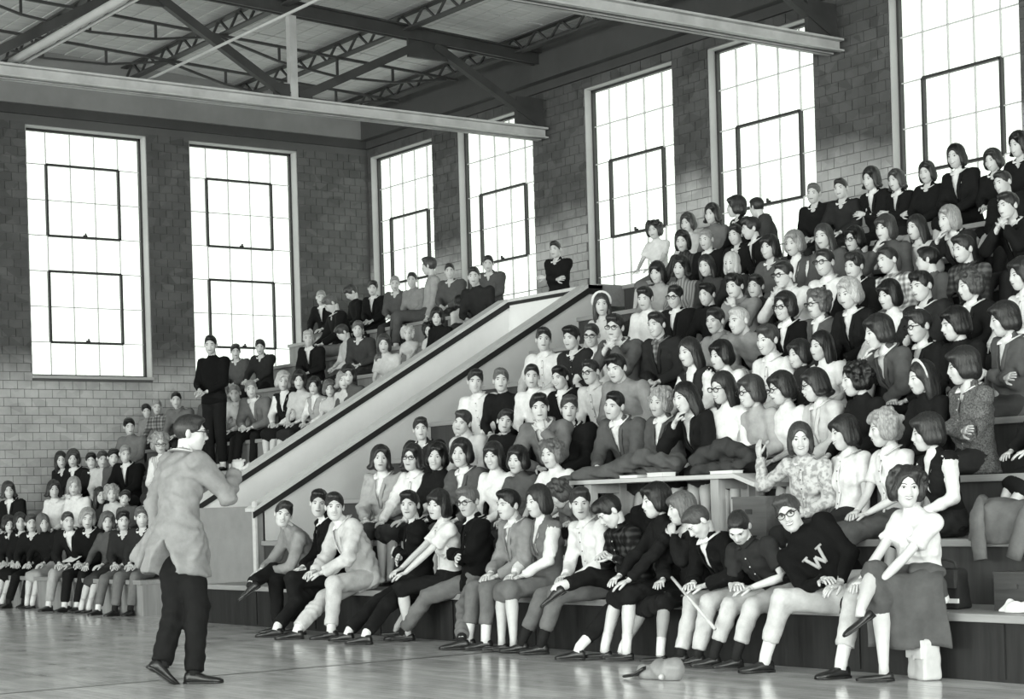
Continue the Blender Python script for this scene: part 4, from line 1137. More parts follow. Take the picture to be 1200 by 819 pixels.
# ================================================================ THE AUDIENCE
# x y (head centre in the photo)  row(-=by height)  who  hair haircolour top bottom gaze arms flags | look
PEOPLE = '''
1193 170 9 g bob 0 K1 s1 L lap | girl in black coat at right edge
1163 189 9 g bob 1 K1 s1 L lap | dark-haired girl in dark coat
1120 184 9 g bob 0 J1 s1 L lap tall | tall dark-haired girl in long black coat
1085 203 9 g bob 1 K1 s7 L lap | girl with thick bob and pale skirt
1050 212 9 g bob 2 J1 s2 L cross | girl in black coat over white blouse
1020 210 9 g flip 1 J1 s1 L cross | girl with flipped hair and dark cardigan
985 223 9 b crew 1 K2 t2 L lap | crew-cut boy in dark zipped jacket
953 227 9 b crew 3 K1 t2 L lap | fair crew-cut boy in dark jacket
887 247 9 b crew 1 K3 t2 -95 lap | boy in grey jacket looking away
862 243 9 g bob 1 K1 s1 -40 lap | girl with head tilted down in black coat
835 251 9 g flip 1 W5 s3 L lap | girl in grey coat looking up
806 262 9 g bob 2 S8 s4 L lap | brown-haired girl with pale blouse
767 270 9 g bob 1 B9 s5 L lap | girl in bright white blouse beside window
651 298 9 b crew 1 K1 t1 L cross | boy in black jacket above stairwell
1175 216 8 b crew 1 J1 t2 L lap | smiling boy in dark jacket
1180 242 7 b short 1 J1 t2 L clasp | boy with pale scarf in dark jacket
1113 257 7 g bob 4 J2 s2 L chin | blonde girl in profile with dark jacket
1074 267 7 g long 1 S8 s3 L lap | long-haired girl in pale blouse
1037 268 7 g bob 2 W4 s3 L chin | girl with bangs resting chin on hand
1000 281 7 g bob 0 W4 s3 L lap gl | dark-haired girl in glasses
963 278 7 g long 2 K4 s3 L lap | long-haired girl in grey coat
931 286 7 g bob 4 V4 s3 L lap | fair-haired girl in grey cardigan
902 290 7 g bob 1 K4 s3 L lap | girl with smooth bob in grey coat
880 268 8 b quiff 1 J1 t2 -30 lap | dark-haired boy in dark suit
862 277 8 b short 1 K1 t2 L lap | boy in black shirt looking down
857 309 7 g scarf 5 W2 s2 L lap | girl in white headscarf
828 281 8 b crew 4 J1 t2 L lap | fair boy in dark suit and white shirt
799 283 8 g bob 1 W3 s3 L lap stripe | girl in dark sweater with white stripes
1128 292 6 b short 1 P3 t2 L lap | boy in dark plaid jacket
1087 306 6 b short 0 W4 t2 -60 lap | black-haired boy leaning sideways
1040 305 6 b crew 1 P7 t3 L lap | boy in light plaid shirt
1000 312 6 b quiff 1 K1 t2 L lap | boy in black jacket
965 308 6 m crew 1 T9 t2 L lap gl | man in glasses with white shirt and dark tie
918 322 6 b crew 1 S9 t3 L clasp gl | boy in white shirt with hands near mouth
885 336 6 b short 1 W3 t2 L lap | boy in charcoal sweater
860 336 6 b quiff 0 S6 t2 L chin | dark-haired boy with hand on chin
827 312 6 g long 1 W3 s3 L lap | long-haired girl in dark sweater
797 314 6 g bob 1 W6 s3 L lap stripe | girl in striped pale cardigan
770 320 6 g bob 1 W7 s3 L lap sm | smiling girl with bangs in pale sweater
1197 322 5 g bob 1 S9 s3 L lap | girl in white blouse cut by right edge
1137 335 5 g bob 2 J1 s2 L lap | girl in profile with white collar
1080 336 5 b quiff 0 K2 t2 L lap | boy with thick black hair in profile
1041 346 5 g bob 0 W9 s3 L lap | girl with black bangs in white sweater
994 345 5 g bouf 5 J1 s2 L lap | blonde girl in dark jacket with white collar
958 356 5 g curl 3 J4 s3 L lap gl | curly fair girl in glasses
919 360 5 g bouf 1 J0 s1 L lap gl | dark-haired girl in glasses and black fur coat
868 376 5 b crew 5 W6 t4 L lap lean | fair crew-cut boy leaning forward
838 376 5 b short 1 S6 t3 L lap | boy in grey shirt
829 345 5 b short 0 W1 t2 L lap | dark-haired boy turned left
791 348 5 b short 1 J1 t2 L lap gl sm | laughing boy in glasses and black jacket
756 350 5 b short 1 S9 t3 L lap | boy in white shirt near benches
705 357 5 g band 2 S8 s4 C lap | girl with headband in white blouse
1226 452 3 w bouf 1 K1 s1 L lap | dark-coated woman cut off by right edge
1178 375 4 g bouf 1 J4 s3 L cross | girl in grey coat by right edge
1118 381 4 b bouf 0 W1 t2 L lap | black-haired youth in profile
1077 382 4 g short 1 J1 s1 L lap gl | girl in glasses with white blouse and dark jacket
1029 390 4 g bob 1 J4 s3 L chin | girl in grey jacket with hand on chin
962 406 4 g long 0 B9 s3 L lap | girl with long black hair and white blouse
936 416 4 g bob 1 W2 s3 L lap | girl half hidden in dark sweater
900 398 4 g short 2 S9 s4 L lap sm | smiling girl in white blouse
845 417 4 g bouf 0 B9 s4 L lap | girl in profile with dark hair and white blouse
808 413 4 g long 1 V2 s2 L lap | girl in profile with dark vest
769 381 4 b short 1 J2 t2 L lap sm pi | smiling boy in dark jacket and plaid shirt
718 384 4 b short 1 J4 t3 L clasp gl | boy in glasses with grey jacket
693 393 4 b crew 2 V7 t3 L lap gl stripe | crew-cut boy in striped vest
670 396 4 b short 0 K2 t2 L lap | dark-browed boy in black jacket
637 398 4 b short 1 S9 t3 C lap | boy in white shirt against stair wall
1128 430 3 w bouf 1 K4 s2 L cross tweed | woman in tweed jacket
1079 443 3 g band 1 W1 s1 L lap | girl in dark sweater with white collar and headband
1003 445 3 g curl 0 W1 s1 L lap | girl with short curly black hair
955 452 3 g bob 1 J8 s4 L lap gl | girl in glasses and cream coat
915 456 3 g bob 1 B9 s3 L lap gl | girl in glasses and white sleeveless top
880 460 3 g bob 2 W7 s3 L lap gl sm | laughing girl in glasses and pale cardigan
845 455 3 g long 1 W9 s3 L lap gl | girl in white sweater with long hair
805 466 3 g long 0 J1 s1 L chin sm | smiling girl in black top with white collar
772 472 3 w curl 4 J4 s3 L lap | fair curly-haired woman in grey coat
720 475 3 b crew 0 J4 t3 L knee | dark crew-cut boy in denim jacket
722 432 4 b short 0 W6 t3 L knee lean | boy leaning forward in pale sweater
692 436 4 b crew 1 S8 t2 L lap gl | boy in glasses and white shirt
657 443 4 b short 0 J0 t2 L lap sc | boy in black jacket with striped collar
623 441 4 b crew 1 S9 t3 C lap | boy in white shirt with cropped dark hair
587 446 4 b short 3 W1 t2 C lap | fair-haired boy in dark sweater
557 447 3 b short 1 S9 t8 C lap tall | tall boy all in white by stair wall
667 479 3 b short 2 K1 t1 C lap | boy in black coat with white tie
632 478 3 b short 0 J5 t3 C chin | boy with hand at mouth in grey jacket
592 494 3 b short 1 W1 t2 C lap | dark-haired boy in black sweater, head tilted
543 495 3 b short 2 S8 t4 L lap | boy in pale shirt against stair wall
493 503 3 b short 1 K2 t2 C lap | boy in dark jacket leaning to look round
1085 508 2 g bouf 1 V1 s2 L lap | girl in dark vest with white sleeves
1035 503 2 g curl 4 B9 s4 L lap | curly blonde girl in white blouse
990 508 2 g bob 1 B9 s2 L side | dark-banged girl in white blouse
938 516 2 g bob 2 S8 s2 C hand sm flower | smiling bobbed girl in flowered blouse raising hand
645 533 2 g bob 3 B9 s3 L lap | fair-haired girl in white blouse
606 540 2 g bouf 1 W4 s3 L lap | girl with short dark hair looking down
577 535 2 g bob 1 W9 s3 L lap | girl with bangs in white sweater
540 532 2 g bouf 1 J4 s3 L lap sm | laughing girl in grey jacket
511 536 2 g bouf 0 W1 s1 L lap sm | smiling girl in black sweater
482 537 2 g flip 1 S9 s3 L lap gl | girl in glasses and white blouse
446 538 2 g flip 1 J7 s3 C lap | girl in pale jacket by stair wall
655 583 2 g bob 2 W5 s3 D lap low row2 | face half hidden behind white-shirted boy
572 309 9 b crew 1 K4 t4 L lap | crew-cut boy in grey jacket beside stairwell
555 324 9 b crew 1 W2 t3 L lap | boy in dark shirt below side window
527 318 9 b crew 1 K4 t3 L lap | boy in grey jacket below side window
503 312 9 b short 2 W7 t4 -60 side tall | boy in pale sweater standing below window
483 331 9 b crew 1 S6 t2 L lap | slim boy leaning back under window
462 336 9 b crew 4 K4 t3 L lap | fair boy in grey jacket
437 338 9 b short 1 J1 t1 L lap | boy in black suit in corner
412 347 9 b quiff 2 W1 t1 D lap | boy bending over in corner
388 356 8 b short 3 K1 t6 D lap | fair boy leaning in dark jacket
376 349 9 b crew 4 J1 t7 L lap | fair boy in black jacket by end wall
557 356 8 q bob 2 W4 s3 L lap row8 | girl beside far stair wall top
541 364 8 q bouf 0 W8 s3 150 lap row8 | dark-haired girl turned away
512 372 7 g bob 1 W1 s2 L lap | girl in black sweater beside stair wall
503 391 6 q bob 0 B9 s3 L lap row7 | black-haired girl in white blouse
478 395 6 q curl 5 B8 s3 L lap row7 | blonde girl in white blouse
450 403 6 g bob 2 B8 s3 L lap | girl with smooth dark bob and pale blouse
419 386 7 b short 3 K3 t3 L lap | boy in dark jacket turned right
402 390 7 k short 2 W8 t2 D lap | child in white sweater
361 400 6 b short 5 J1 t2 L lap | fair boy in dark blazer on bench
447 432 5 q bob 3 B9 s3 L lap row6 | fair girl in white close to stair wall
427 437 5 g bob 1 W4 s3 L lap | dark-haired girl behind stair wall
402 446 5 g flip 4 W8 s3 L lap | fair-haired girl behind stair wall
386 456 4 q bob 3 B8 s3 L lap row5 | girl with pale dress behind stair wall
368 453 4 g bob 1 V7 s4 L lap | girl in pale jumper with hands on knees
351 446 4 g bob 1 B8 s2 L lap | girl in pale blouse and dark skirt
332 447 4 g bob 5 V1 s1 L lap | fair girl in white blouse with dark braces
305 407 5 b short 1 K2 t1 L lap | dark-jacketed boy below end window
276 412 5 k short 1 K4 t4 L lap | small boy below end window
247 404 5 b crew 0 W0 t1 L cross stand | young man in black sweater standing at end wall
293 456 4 b crew 4 J5 t1 L knee | fair boy in grey cardigan with dark trousers
276 461 4 b crew 4 S8 t2 L knee | fair boy in white shirt
262 458 4 b short 4 S7 t1 L knee | boy in pale shirt with black trousers
245 463 4 k crew 2 J4 t1 L lap | boy in grey jacket beside dark-trousered boys
206 469 4 b crew 0 S5 t2 L knee | dark crew-cut boy leaning at wall
184 477 4 k crew 4 P5 t2 L lap | fair boy in checked shirt
164 483 4 k short 1 W6 t2 L lap | boy in pale sweater by end wall
151 493 3 k short 0 W5 t1 L lap | dark-haired boy in grey sweater by end wall
187 520 3 w curl 4 V8 s3 L lap gl stripe | fair-haired woman in glasses and striped vest
147 532 3 k crew 4 J0 t2 L lap | pale-faced boy in black jacket
132 536 3 k short 0 W4 t2 L lap | boy half hidden, black hair
120 538 3 k short 2 W8 t2 L lap | boy in pale top
107 540 3 k short 0 K1 t2 L lap | black-haired boy in dark jacket
86 537 3 q bob 2 J1 s2 L lap | girl in dark coat leaning on neighbour
72 538 3 q long 1 K1 s2 L lap | long-haired girl in dark coat
87 561 2 q bob 4 S9 s3 L lap | blonde girl in white coat
10 572 2 q bob 2 J1 s1 L lap | person in black coat at left edge
62 574 2 q bob 1 S9 s3 L lap | dark-haired child in white jacket
83 580 2 k short 2 S8 t3 L lap | child in pale jacket
117 581 2 q long 1 W2 s2 L lap | child with dark hair framing face
131 579 2 q bob 4 W8 s3 L lap | child in white sweater
146 584 2 k short 1 W4 t2 C lap | grinning child with tilted head
185 575 2 k short 1 W4 t3 L lap | child behind lecturer's coat
10 615 1 q bob 1 K1 s1 L lap | child in dark clothes at left edge
24 612 1 q flip 1 K1 s1 L lap | child in black coat second from left
36 613 1 k short 2 K1 t1 L lap | child in dark jacket third from left
50 613 1 q scarf 3 W1 s7 L lap | child in grey headscarf with pale knees
78 609 1 k crew 2 J1 t7 L knee | boy in open dark jacket and pale trousers
102 608 1 k bob 4 K0 t1 L lap | fair child in black coat holding paper
126 612 1 q bob 3 W4 s3 L lap | child half hidden by dark-jacketed boy
143 610 1 k short 0 K2 t5 L lap | boy in buttoned dark jacket and jeans
166 606 1 k short 3 K2 t5 L lap sm | laughing boy in dark jacket and jeans
332 603 1 b short 1 W6 t1 C custom | boy in grey sweater at row end, ankle on knee
374 590 1 b short 0 J0 t1 L custom | boy in black jacket partly hidden by pale-jacketed boy
392 594 1 b short 1 J8 t8 C custom | boy in pale jacket and trousers leaning to camera
480 592 1 b short 0 J0 t1 L custom | boy in dark striped-collar jacket, arms folded
513 592 1 g bob 1 B9 s1 L custom | girl in white sleeveless blouse and dark skirt
549 588 1 b short 3 J0 t5 L custom gl | boy in glasses and dark jacket, legs stretched out
596 592 1 b short 0 J6 t5 L custom | dark-haired boy in light grey jacket
630 588 1 g bob 1 V5 s5 L custom | bobbed girl in grey jumper over white blouse
680 590 1 b short 1 S9 t5 C custom | boy in white shirt looking at camera
715 600 1 b quiff 0 P1 t1 D custom | boy in plaid jacket looking down
768 588 1 g bouf 0 W1 s1 L custom | girl in dark dress with thick dark hair
798 597 1 g bob 3 J1 s1 L custom | girl with hand over her mouth
819 612 1 b crew 2 J0 t8 D custom | boy in dark jacket and white trousers, head bowed
866 620 1 b crew 1 D2 t8 E custom | boy in dark polo shirt, head bowed
925 602 1 b short 2 W0 t8 35 custom gl sm | leaning boy in glasses, sweater with letter W
1063 572 1 g curl 1 B9 s4 50 custom sm | curly-haired girl in white blouse, coat on lap
'''
LECT = np.array([-11.55, 5.70])
WORDS = ['', 'one', 'two', 'three', 'four', 'five', 'six', 'seven', 'eight', 'nine']
ORD = ['', 'first', 'second', 'third', 'fourth', 'fifth', 'sixth', 'seventh', 'eighth', 'ninth', 'tenth', 'eleventh', 'twelfth', 'thirteenth',
       'fourteenth', 'fifteenth', 'sixteenth', 'seventeenth', 'eighteenth']
def wrap(a): return (a + math.pi) % (2 * math.pi) - math.pi
def solve_row(x, y, h):
    k = ray(x, y); A = np.array([[k[2], -.42], [k[1], -.72]])
    return np.linalg.solve(A, [.38 + h - CAMZ, 9.0])[1] + 1
ARMS = {   # hand targets (left +x, right -x) in seat coordinates, scaled; then pole of the elbow
    'lap': ((.055, -.27, .185), (-.045, -.30, .20), 0),
    'knee': ((.10, -.44, .17), (-.03, -.47, .185), 0),
    'cross': ((-.10, -.20, .36), (.12, -.18, .31), 1),
    'side': ((.30, -.06, .06), (-.30, -.06, .06), 2),
}
CUSTOM = {}
# front row right of the stairwell, measured one by one:  feet (pixel on the floor, or pixel + depth Y), lean, hands
def C(x, feet, lean=8, side=0, hands='lap', yaw=0, **kw): CUSTOM[x] = dict(feet=feet, lean=lean, side=side, hands=hands, yaw=yaw, **kw)
C(332, ((326, 732), (293, 684, 8.02)), 24, 14, 'knee', -12, cross=1)
C(374, ((350, 733), (309, 737)), 10, 4, 'lap', -18)
C(392, ((388, 738), (347, 738)), 22, -2, 'knee', -8)
C(480, ((424, 744), (404, 741)), 2, 2, 'cross', -30, stripe_collar=True)
C(513, ((478, 740), (459, 735)), 4, 4, 'knee', -22)
C(549, ((538, 750), (472, 740)), 0, 2, 'cross', -22, stripe_collar=True)
C(596, ((569, 752), (549, 752)), 8, 0, 'lap', -10, high=True)
C(630, ((602, 756), (588, 754)), 4, 0, 'lap', -12)
C(680, ((634, 752), (611, 752)), 12, 0, 'lap', -6, high=True)
C(715, ((661, 762), (650, 689, 8.06)), 22, -2, 'phone', -12, cross=-1, high=True)
C(768, ((734, 768), (708, 748)), 8, 0, 'knee', -14)
C(798, ((774, 770), (728, 754)), 8, 0, 'chin', -10, stocking=True)
C(819, ((818, 774), (798, 772)), 36, -6, 'knee', -8)
C(866, ((862, 776), (836, 774)), 40, -8, 'knee', 2, high=True)
C(925, ((985, 786), (896, 778)), 14, -40, 'lap', 14, wide=1, high=True)
C(1063, ((1036, 790), (1008, 716, 8.08)), 8, 4, 'knee', -10, cross=-1)

def seated(spec, n, X0, s, lean, side, yaw, hands, feet=None, gaze_dir=None, head_roll=0, **kw):
    """joint set of a person seated on row n; local frame: -Y forward, origin on the seat under the pelvis"""
    R = rotz(0) @ roty(math.radians(side)) @ rotx(math.radians(lean))
    P = np.array([0, 0, .095 * s]); L = .53 * s
    hs = .42 + .58 * s
    nb = P + R @ np.array([0, 0, L])
    H = nb + R @ np.array([0, -.02 * s, .048 * s]) + np.array([0, -.032 * s, .106 * hs])
    return P, R, L, H

def build_person(sp):
    x, y, n = sp['x'], sp['y'], sp['n']
    who = sp['who']; fem = who in 'gqw'; kid = who in 'kq'
    base_s = {'b': 1.0, 'm': 1.03, 'g': .93, 'w': .95, 'k': .84, 'q': .82}[who]
    rg = random.Random(x * 1000 + y)
    cu = CUSTOM.get(x) if sp['arms'] == 'custom' else None
    lean, side = rg.uniform(2, 13), rg.uniform(-4, 4); hands = sp['arms']
    if hands in ('chin', 'clasp'): lean = rg.uniform(20, 28)
    if hands == 'knee': lean = rg.uniform(20, 27)
    if hands == 'side': lean = -8
    if 'lean' in sp['flags']: lean = 38
    if 'low' in sp['flags']: lean = 60
    if cu: lean, side, hands = cu['lean'], cu['side'], cu['hands']
    stand = 'stand' in sp['flags']
    seat_y = row_y(n) + (.30 if not cu else .06); seat_z = row_z(n)
    if n == 1 and sp['sec'] == 'L': seat_y += .15
    # body size and place from the head: intersect the line of sight with the row, then adjust the size
    yaw = 0.; s = base_s
    for it in range(4):
        if stand:
            P, R, L = np.array([0, 0, .93 * s]), np.eye(3), .53 * s
            H = P + np.array([0, -.04 * s, L + .165 * s])
        else: P, R, L, H = seated(sp, n, 0, s, lean, side, yaw, hands)
        Hw = rotz(yaw) @ H
        q = on_y(x, y, seat_y + Hw[1])
        X = q[0] - Hw[0]; want = q[2] - seat_z
        s = min(max(s * (want / Hw[2]) ** .8, base_s * (.84 if not kid else .74)), base_s * 1.12)
        g = sp['gaze']
        X = max(X, XE + .36)
        if sp['sec'] == 'L' and n < 9: X = min(X, PXF - .50)
        if sp['sec'] == 'R' and n < 9: X = max(X, PXN + .30)
        hw = np.array([X, seat_y]) + Hw[:2]
        if g == 'L': t = LECT + np.array([0, 0]) - hw
        elif g in 'CDE': t = -hw if g == 'C' else np.array([-.45 if g == 'D' else .6, -1.])
        else: a = math.radians(float(g)); t = np.array([math.sin(a), -math.cos(a)])
        ga = math.atan2(t[0], -t[1])                              # 0 = straight to the court, + = towards +X
        if g == 'L': ga += rg.uniform(-.16, .16)
        yaw = math.radians(cu['yaw']) if cu else max(min(ga * .42, .6), -.6)
        if abs(ga) > 1.9: yaw = ga * .55
    if hands == 'chin' or hands == 'clasp': pass
    sp['err'] = want - Hw[2]; sp['X'] = X; sp['s'] = s
    hyaw = max(min(wrap(ga - yaw), 1.35), -1.35)
    pitch = {'D': .75, 'E': .75, 'L': .10 if n < 3 else .18}.get(g, .08) + rg.uniform(-.05, .09)
    roll = rg.uniform(-.10, .10) + math.radians(side) * .5
    if x in (592, 146, 543, 720): roll += .25
    HR = rotz(hyaw) @ rotx(pitch) @ roty(roll)
    Ri = rotz(-yaw)
    loc = lambda w: Ri @ (np.asarray(w, float) - np.array([X, seat_y, seat_z]))
    lod = 0 if (sp['sec'] == 'R' and n <= 2) else (1 if sp['sec'] == 'R' and n <= 5 else 2)
    d = dict(s=s, fem=fem, kid=kid, lod=lod, base=(X, seat_y, seat_z), yaw=yaw, pelvis=P, R=R, L=L, slump=rg.uniform(.012, .032) * s if not stand else 0,
             head=H, HR=HR, smile='sm' in sp['flags'] or rg.random() < (.35 if fem else .22), hair=sp['hair'], hseed=(0 if 'bang' in sp['look'] else rg.choice((0, 1, 2, 2))) if fem else rg.choice((0, 1)), hc=sp['hc'], specs='gl' in sp['flags'],
             top=sp['top'][0], tc=int(sp['top'][1]), bot=sp['bot'][0], bc=int(sp['bot'][1]), stand=stand, flat=True, edge=(.25 if not cu else .045), sock=rg.random() < .6, foot={},
             girl_socks=rg.random() < .5)
    if kid: d['girl_socks'] = True
    for k in sp['flags']:
        if k in ('tweed', 'stripe', 'flower'): d['kind'] = k
        if k == 'sc': d['stripe_collar'] = True
        if k == 'pi': d['ikind'] = 'plaid'; d['inner'] = 5
    if cu: d.update({k: v for k, v in cu.items() if k in ('stocking', 'stripe_collar', 'inner', 'flare', 'vt', 'kind', 'short', 'sock', 'hem', 'smile', 'bare', 'girl_socks', 'high')})
    # legs
    leg = {}
    for sd in (1, -1):
        if stand: leg[sd] = ((sd * .10 * s, .02, .085 * s), (sd * .1, -1, 0))
        else:
            drop = -.42 + .083 * s
            if n == 1: drop = -row_z(1) + .083 * s
            w = .045 if fem else rg.uniform(.075, .15)
            leg[sd] = ((sd * w, -(.50 if n == 1 else .455) + rg.uniform(-.06, .03), drop), (sd * (.02 if fem else .16), -1, .9))
    if cu:
        for sd, f in zip((1, -1), cu['feet']):
            w = on_z(f[0], f[1], .083) if len(f) == 2 else on_y(*f)
            if len(f) == 2 and x in (596, 630, 680, 768, 798, 819, 866, 925, 1063): w = on_y(f[0], f[1], 8.30); w[2] = .083
            t = loc(w); leg[sd] = (tuple(t), (sd * (.03 if fem else .14) + (.55 * sd if cu.get('wide') else 0), -1, .95))
            if len(f) == 3: d['foot'][sd] = (t[0] * .4 - .35, -.72, -.5); leg[sd] = (tuple(t), (sd * .5, -.6, 1) if x != 1063 else (.25, -1, .45))
            else: d['foot'][sd] = (-.55 + t[0] * .3, -1.0, .0)
    d['leg'] = leg
    # arms
    sc = np.array([s, s, s]); arm = {}; hand = {}
    if stand: rel = {'L': (.05, -.20, 1.02), 'R': (-.05, -.22, 1.04)}; tl, tr, md = rel['L'], rel['R'], 0
    elif hands in ARMS: tl, tr, md = ARMS[hands]
    else: tl, tr, md = ARMS['lap']
    if hands == 'lap' and not cu:
        v = rg.random()
        if v < .3: tl, tr = (.13, -.36, .19), (-.13, -.36, .19)
        elif v < .45: tl, tr = (.14, -.30, .19), (-.02, -.26, .20)
    T = {1: np.array(tl) * sc, -1: np.array(tr) * sc}
    for sd in (1, -1):
        if md == 1: pole = (sd * .55, .1, -.8); hand[sd] = ((-sd, -.15, .12), (0, -.9, .35), .30)
        elif md == 2: pole = (sd * .4, .9, -.1); hand[sd] = ((sd * .2, -.7, -.5), (0, -.2, 1), .25)
        else: pole = (sd * .8, .45, -.55); hand[sd] = ((-sd * .55, -.75, -.05), (sd * .15, -.1, 1), .40)
    if hands in ('chin', 'clasp'):
        chin = H + HR @ np.array([0, -.085, -.115]) * (.42 + .58 * s)
        for sd in ((1, -1) if hands == 'clasp' else ((-1,) if (x % 2) else (1,))):
            T[sd] = chin + np.array([sd * .045, -.035, -.075]) * s
            hand[sd] = ((-sd * .35, .25, .85), (sd * .5, -.8, .1), .62)
    if hands == 'phone':
        for sd in (1, -1):
            T[sd] = np.array([sd * .06, -.30, .36]) * s; hand[sd] = ((-sd * .5, -.7, .3), (sd * .6, -.2, .7), .7)
    if hands == 'hand':
        w = loc(on_y(890, 536, seat_y - .10)); T[-1] = w; hand[-1] = ((-.1, .05, 1), (-.4, -.8, 0), .22)
    for sd in (1, -1):
        if md == 1 or stand: pole = (sd * .7, .35, -.6)
        elif md == 2: pole = (sd * .4, .9, -.1)
        elif hands in ('chin', 'clasp'): pole = (sd * .45, -.35, -.9)
        elif hands == 'hand' and sd == -1: pole = (-.4, -.1, -1)
        else: pole = (sd * .8, .45, -.55)
        arm[sd] = (T[sd], pole)
    d['arm'], d['hand'] = arm, hand
    root, info = make_person(d)
    root.rotation_euler[2] = yaw
    sp['info'] = info; sp['root'] = root
    return root
ALL = []
for line in PEOPLE.strip().split('\n'):
    a, look = line.split('|'); a = a.split()
    sp = dict(x=int(a[0]), y=int(a[1]), who=a[3], hair=a[4], hc=int(a[5]), top=a[6], bot=a[7], gaze=a[8], arms=a[9], flags=a[10:], look=look.strip())
    if sp['hair'] == 'bob' and 'bob' not in look and 'bang' not in look:
        sp['hair'] = ('bouf', 'flip', 'bob', 'bouf', 'curl')[(sp['x'] * 7 + sp['y'] * 3) % 5]
    rn = [f for f in sp['flags'] if f.startswith('row')]
    e = solve_row(sp['x'], sp['y'], (1.62 if 'stand' in sp['flags'] else .75))
    sp['n'] = int(rn[0][3:]) if rn else min(9, max(1, int(round(e + (.12 if sp['who'] in 'kq' else 0)))))
    if sp['arms'] == 'custom': sp['n'] = 1
    Xa = on_y(sp['x'], sp['y'], row_y(sp['n']) + .3)[0]
    sp['sec'] = 'R' if Xa > PXN or (sp['x'] > 640 and sp['y'] > 300) else 'L'
    if sp['x'] == 651 and sp['y'] < 310: sp['sec'] = 'L'
    ALL.append(sp)
import time as _t
_t0 = _t.time()
for sp in ALL: build_person(sp)
NUM = {}
for sec, sg in (('R', 1), ('L', -1)):
    for n in range(1, 10):
        row = sorted([p for p in ALL if p['sec'] == sec and p['n'] == n], key=lambda p: p['x'])
        if sec == 'L': row = row[::-1]
        for i, p in enumerate(row):
            lab = '%s, row %s, %s %s of stairwell' % (p['look'], WORDS[n], ORD[i + 1], 'right' if sec == 'R' else 'left')
            tag(p['root'], lab, 'person', 'seated audience')
            if len(lab.split()) > 16: print('LONG', len(lab.split()), lab)
        for p, q in zip(row, row[1:]):
            if abs(p['X'] - q['X']) < .36: print('CLOSE', sec, n, p['x'], q['x'], round(abs(p['X'] - q['X']), 2))
for p in ALL:
    if abs(p['err']) > .05: print('ERR', p['x'], p['y'], 'row', p['n'], 's %.2f' % p['s'], 'err %.2f' % p['err'])
print('people', len(ALL), 'in %.1f s' % (_t.time() - _t0), 'tris', sum(len(o.data.polygons) for o in bpy.data.objects if o.type == 'MESH') * 2)
# ================================================================ THE LECTURER
def lecturer():
    foot_f, foot_b = on_z(240, 791, .083), on_z(177, 781, .15)
    base = on_z(214, 797, 0)
    f = np.array([-.02, 1.0]); yaw = math.atan2(f[0], -f[1]); Ri = rotz(-yaw)
    loc = lambda w: Ri @ (np.asarray(w, float) - np.array([base[0], base[1], 0]))
    s = 1.06
    R = rotx(math.radians(7)); P = np.array([0, .0, .895 * s]); L = .55 * s
    hd = ray(223, 508); hw = np.array([0, 0, CAMZ]) + hd * (base[0] / hd[0]) * 1.0
    H = loc(hw); H[0] *= .6
    d = dict(s=s, fem=False, kid=False, lod=0, base=(base[0], base[1], 0), yaw=yaw, pelvis=P, R=R, L=L, slump=.02, head=H,
             HR=rotz(-.42) @ rotx(.10), smile=False, hair='crew', hseed=0, hc=1, specs=True, top='J', tc=6, bot='t', bc=1, stand=True, flat=False, sock=False,
             hem=-.38, flare=.14, wide_leg=1.12, vent=True, cuff=-.012, vt=.25, inner=9, foot={-1: loc(base + np.array([.66, .75, 0])) , 1: (-.1, -.8, -.62)},
             leg={-1: (loc(foot_f), (-.05, -1, .1)), 1: (loc(foot_b), (.1, -1, .1))},
             arm={-1: (np.array([-.10, -.40, 1.40]), (-.6, .25, -.9)), 1: (np.array([.235, .03, .93]), (.8, .8, -.1))},
             hand={-1: ((.15, -.2, 1), (-.7, .5, .2), .75), 1: ((-.5, -.3, -.9), (.8, .2, .3), .3)})
    root, info = make_person(d)
    tag(root, 'standing lecturer in pale jacket, dark trousers and glasses on the open floor', 'person')
    # flap of the jacket pushed back by the hand in the pocket, and the pocket trim
    fl = Field((-.1, -.15, .62), (.42, .35, 1.10), .0125)
    fl.cone((.12, .10, 1.02), (.22, .19, .80), .05, .035, .05); fl.cone((.20, .12, .98), (.275, .20, .84), .04, .030, .05); fl.cone((.05, .15, .95), (.14, .20, .76), .03, .028, .05)
    fl.warp(lambda x, y, z: .006 * np.sin(60 * x + 40 * y + 20 * z))
    V, Q = fl.nets(); add('jacket_flap', mesh('jacket_flap', V, Q, cloth(6)), root)
    return root
lecturer()

# ================================================================ THINGS AMONG THE AUDIENCE
def heap(name, label, cat, c, parts, mat, h=.014, amp=.011, floor=None, extra=None):
    """soft heap of cloth: parts = cones (a, b, ra, rb) relative to c"""
    P = np.array([q for p in parts for q in p[:2]]); r = max(max(p[2:4]) for p in parts) + .03
    f = Field(P.min(0) - r, P.max(0) + r, h)
    for a, b, ra, rb in parts: f.cone(a, b, ra, rb, .035)
    s0 = sum(map(ord, label)) % 7
    f.warp(lambda x, y, z: amp * (np.sin(34 * x + 21 * z + s0 + 2 * np.sin(17 * y)) * np.sin(27 * y - 25 * z) - 1.2 * np.abs(np.sin(21 * x - 17 * y + 12 * z + 1.5 * np.sin(19 * z + s0))) ** 3 + .4))
    if floor is not None: f.D = np.maximum(f.D, (floor - f.ax[2])[None, None, :] + 0 * f.D).astype(np.float32)
    V, Q = f.nets(); o = add(name, mesh(name, V, Q, mat)); o.location = c
    return tag(o, label, cat)
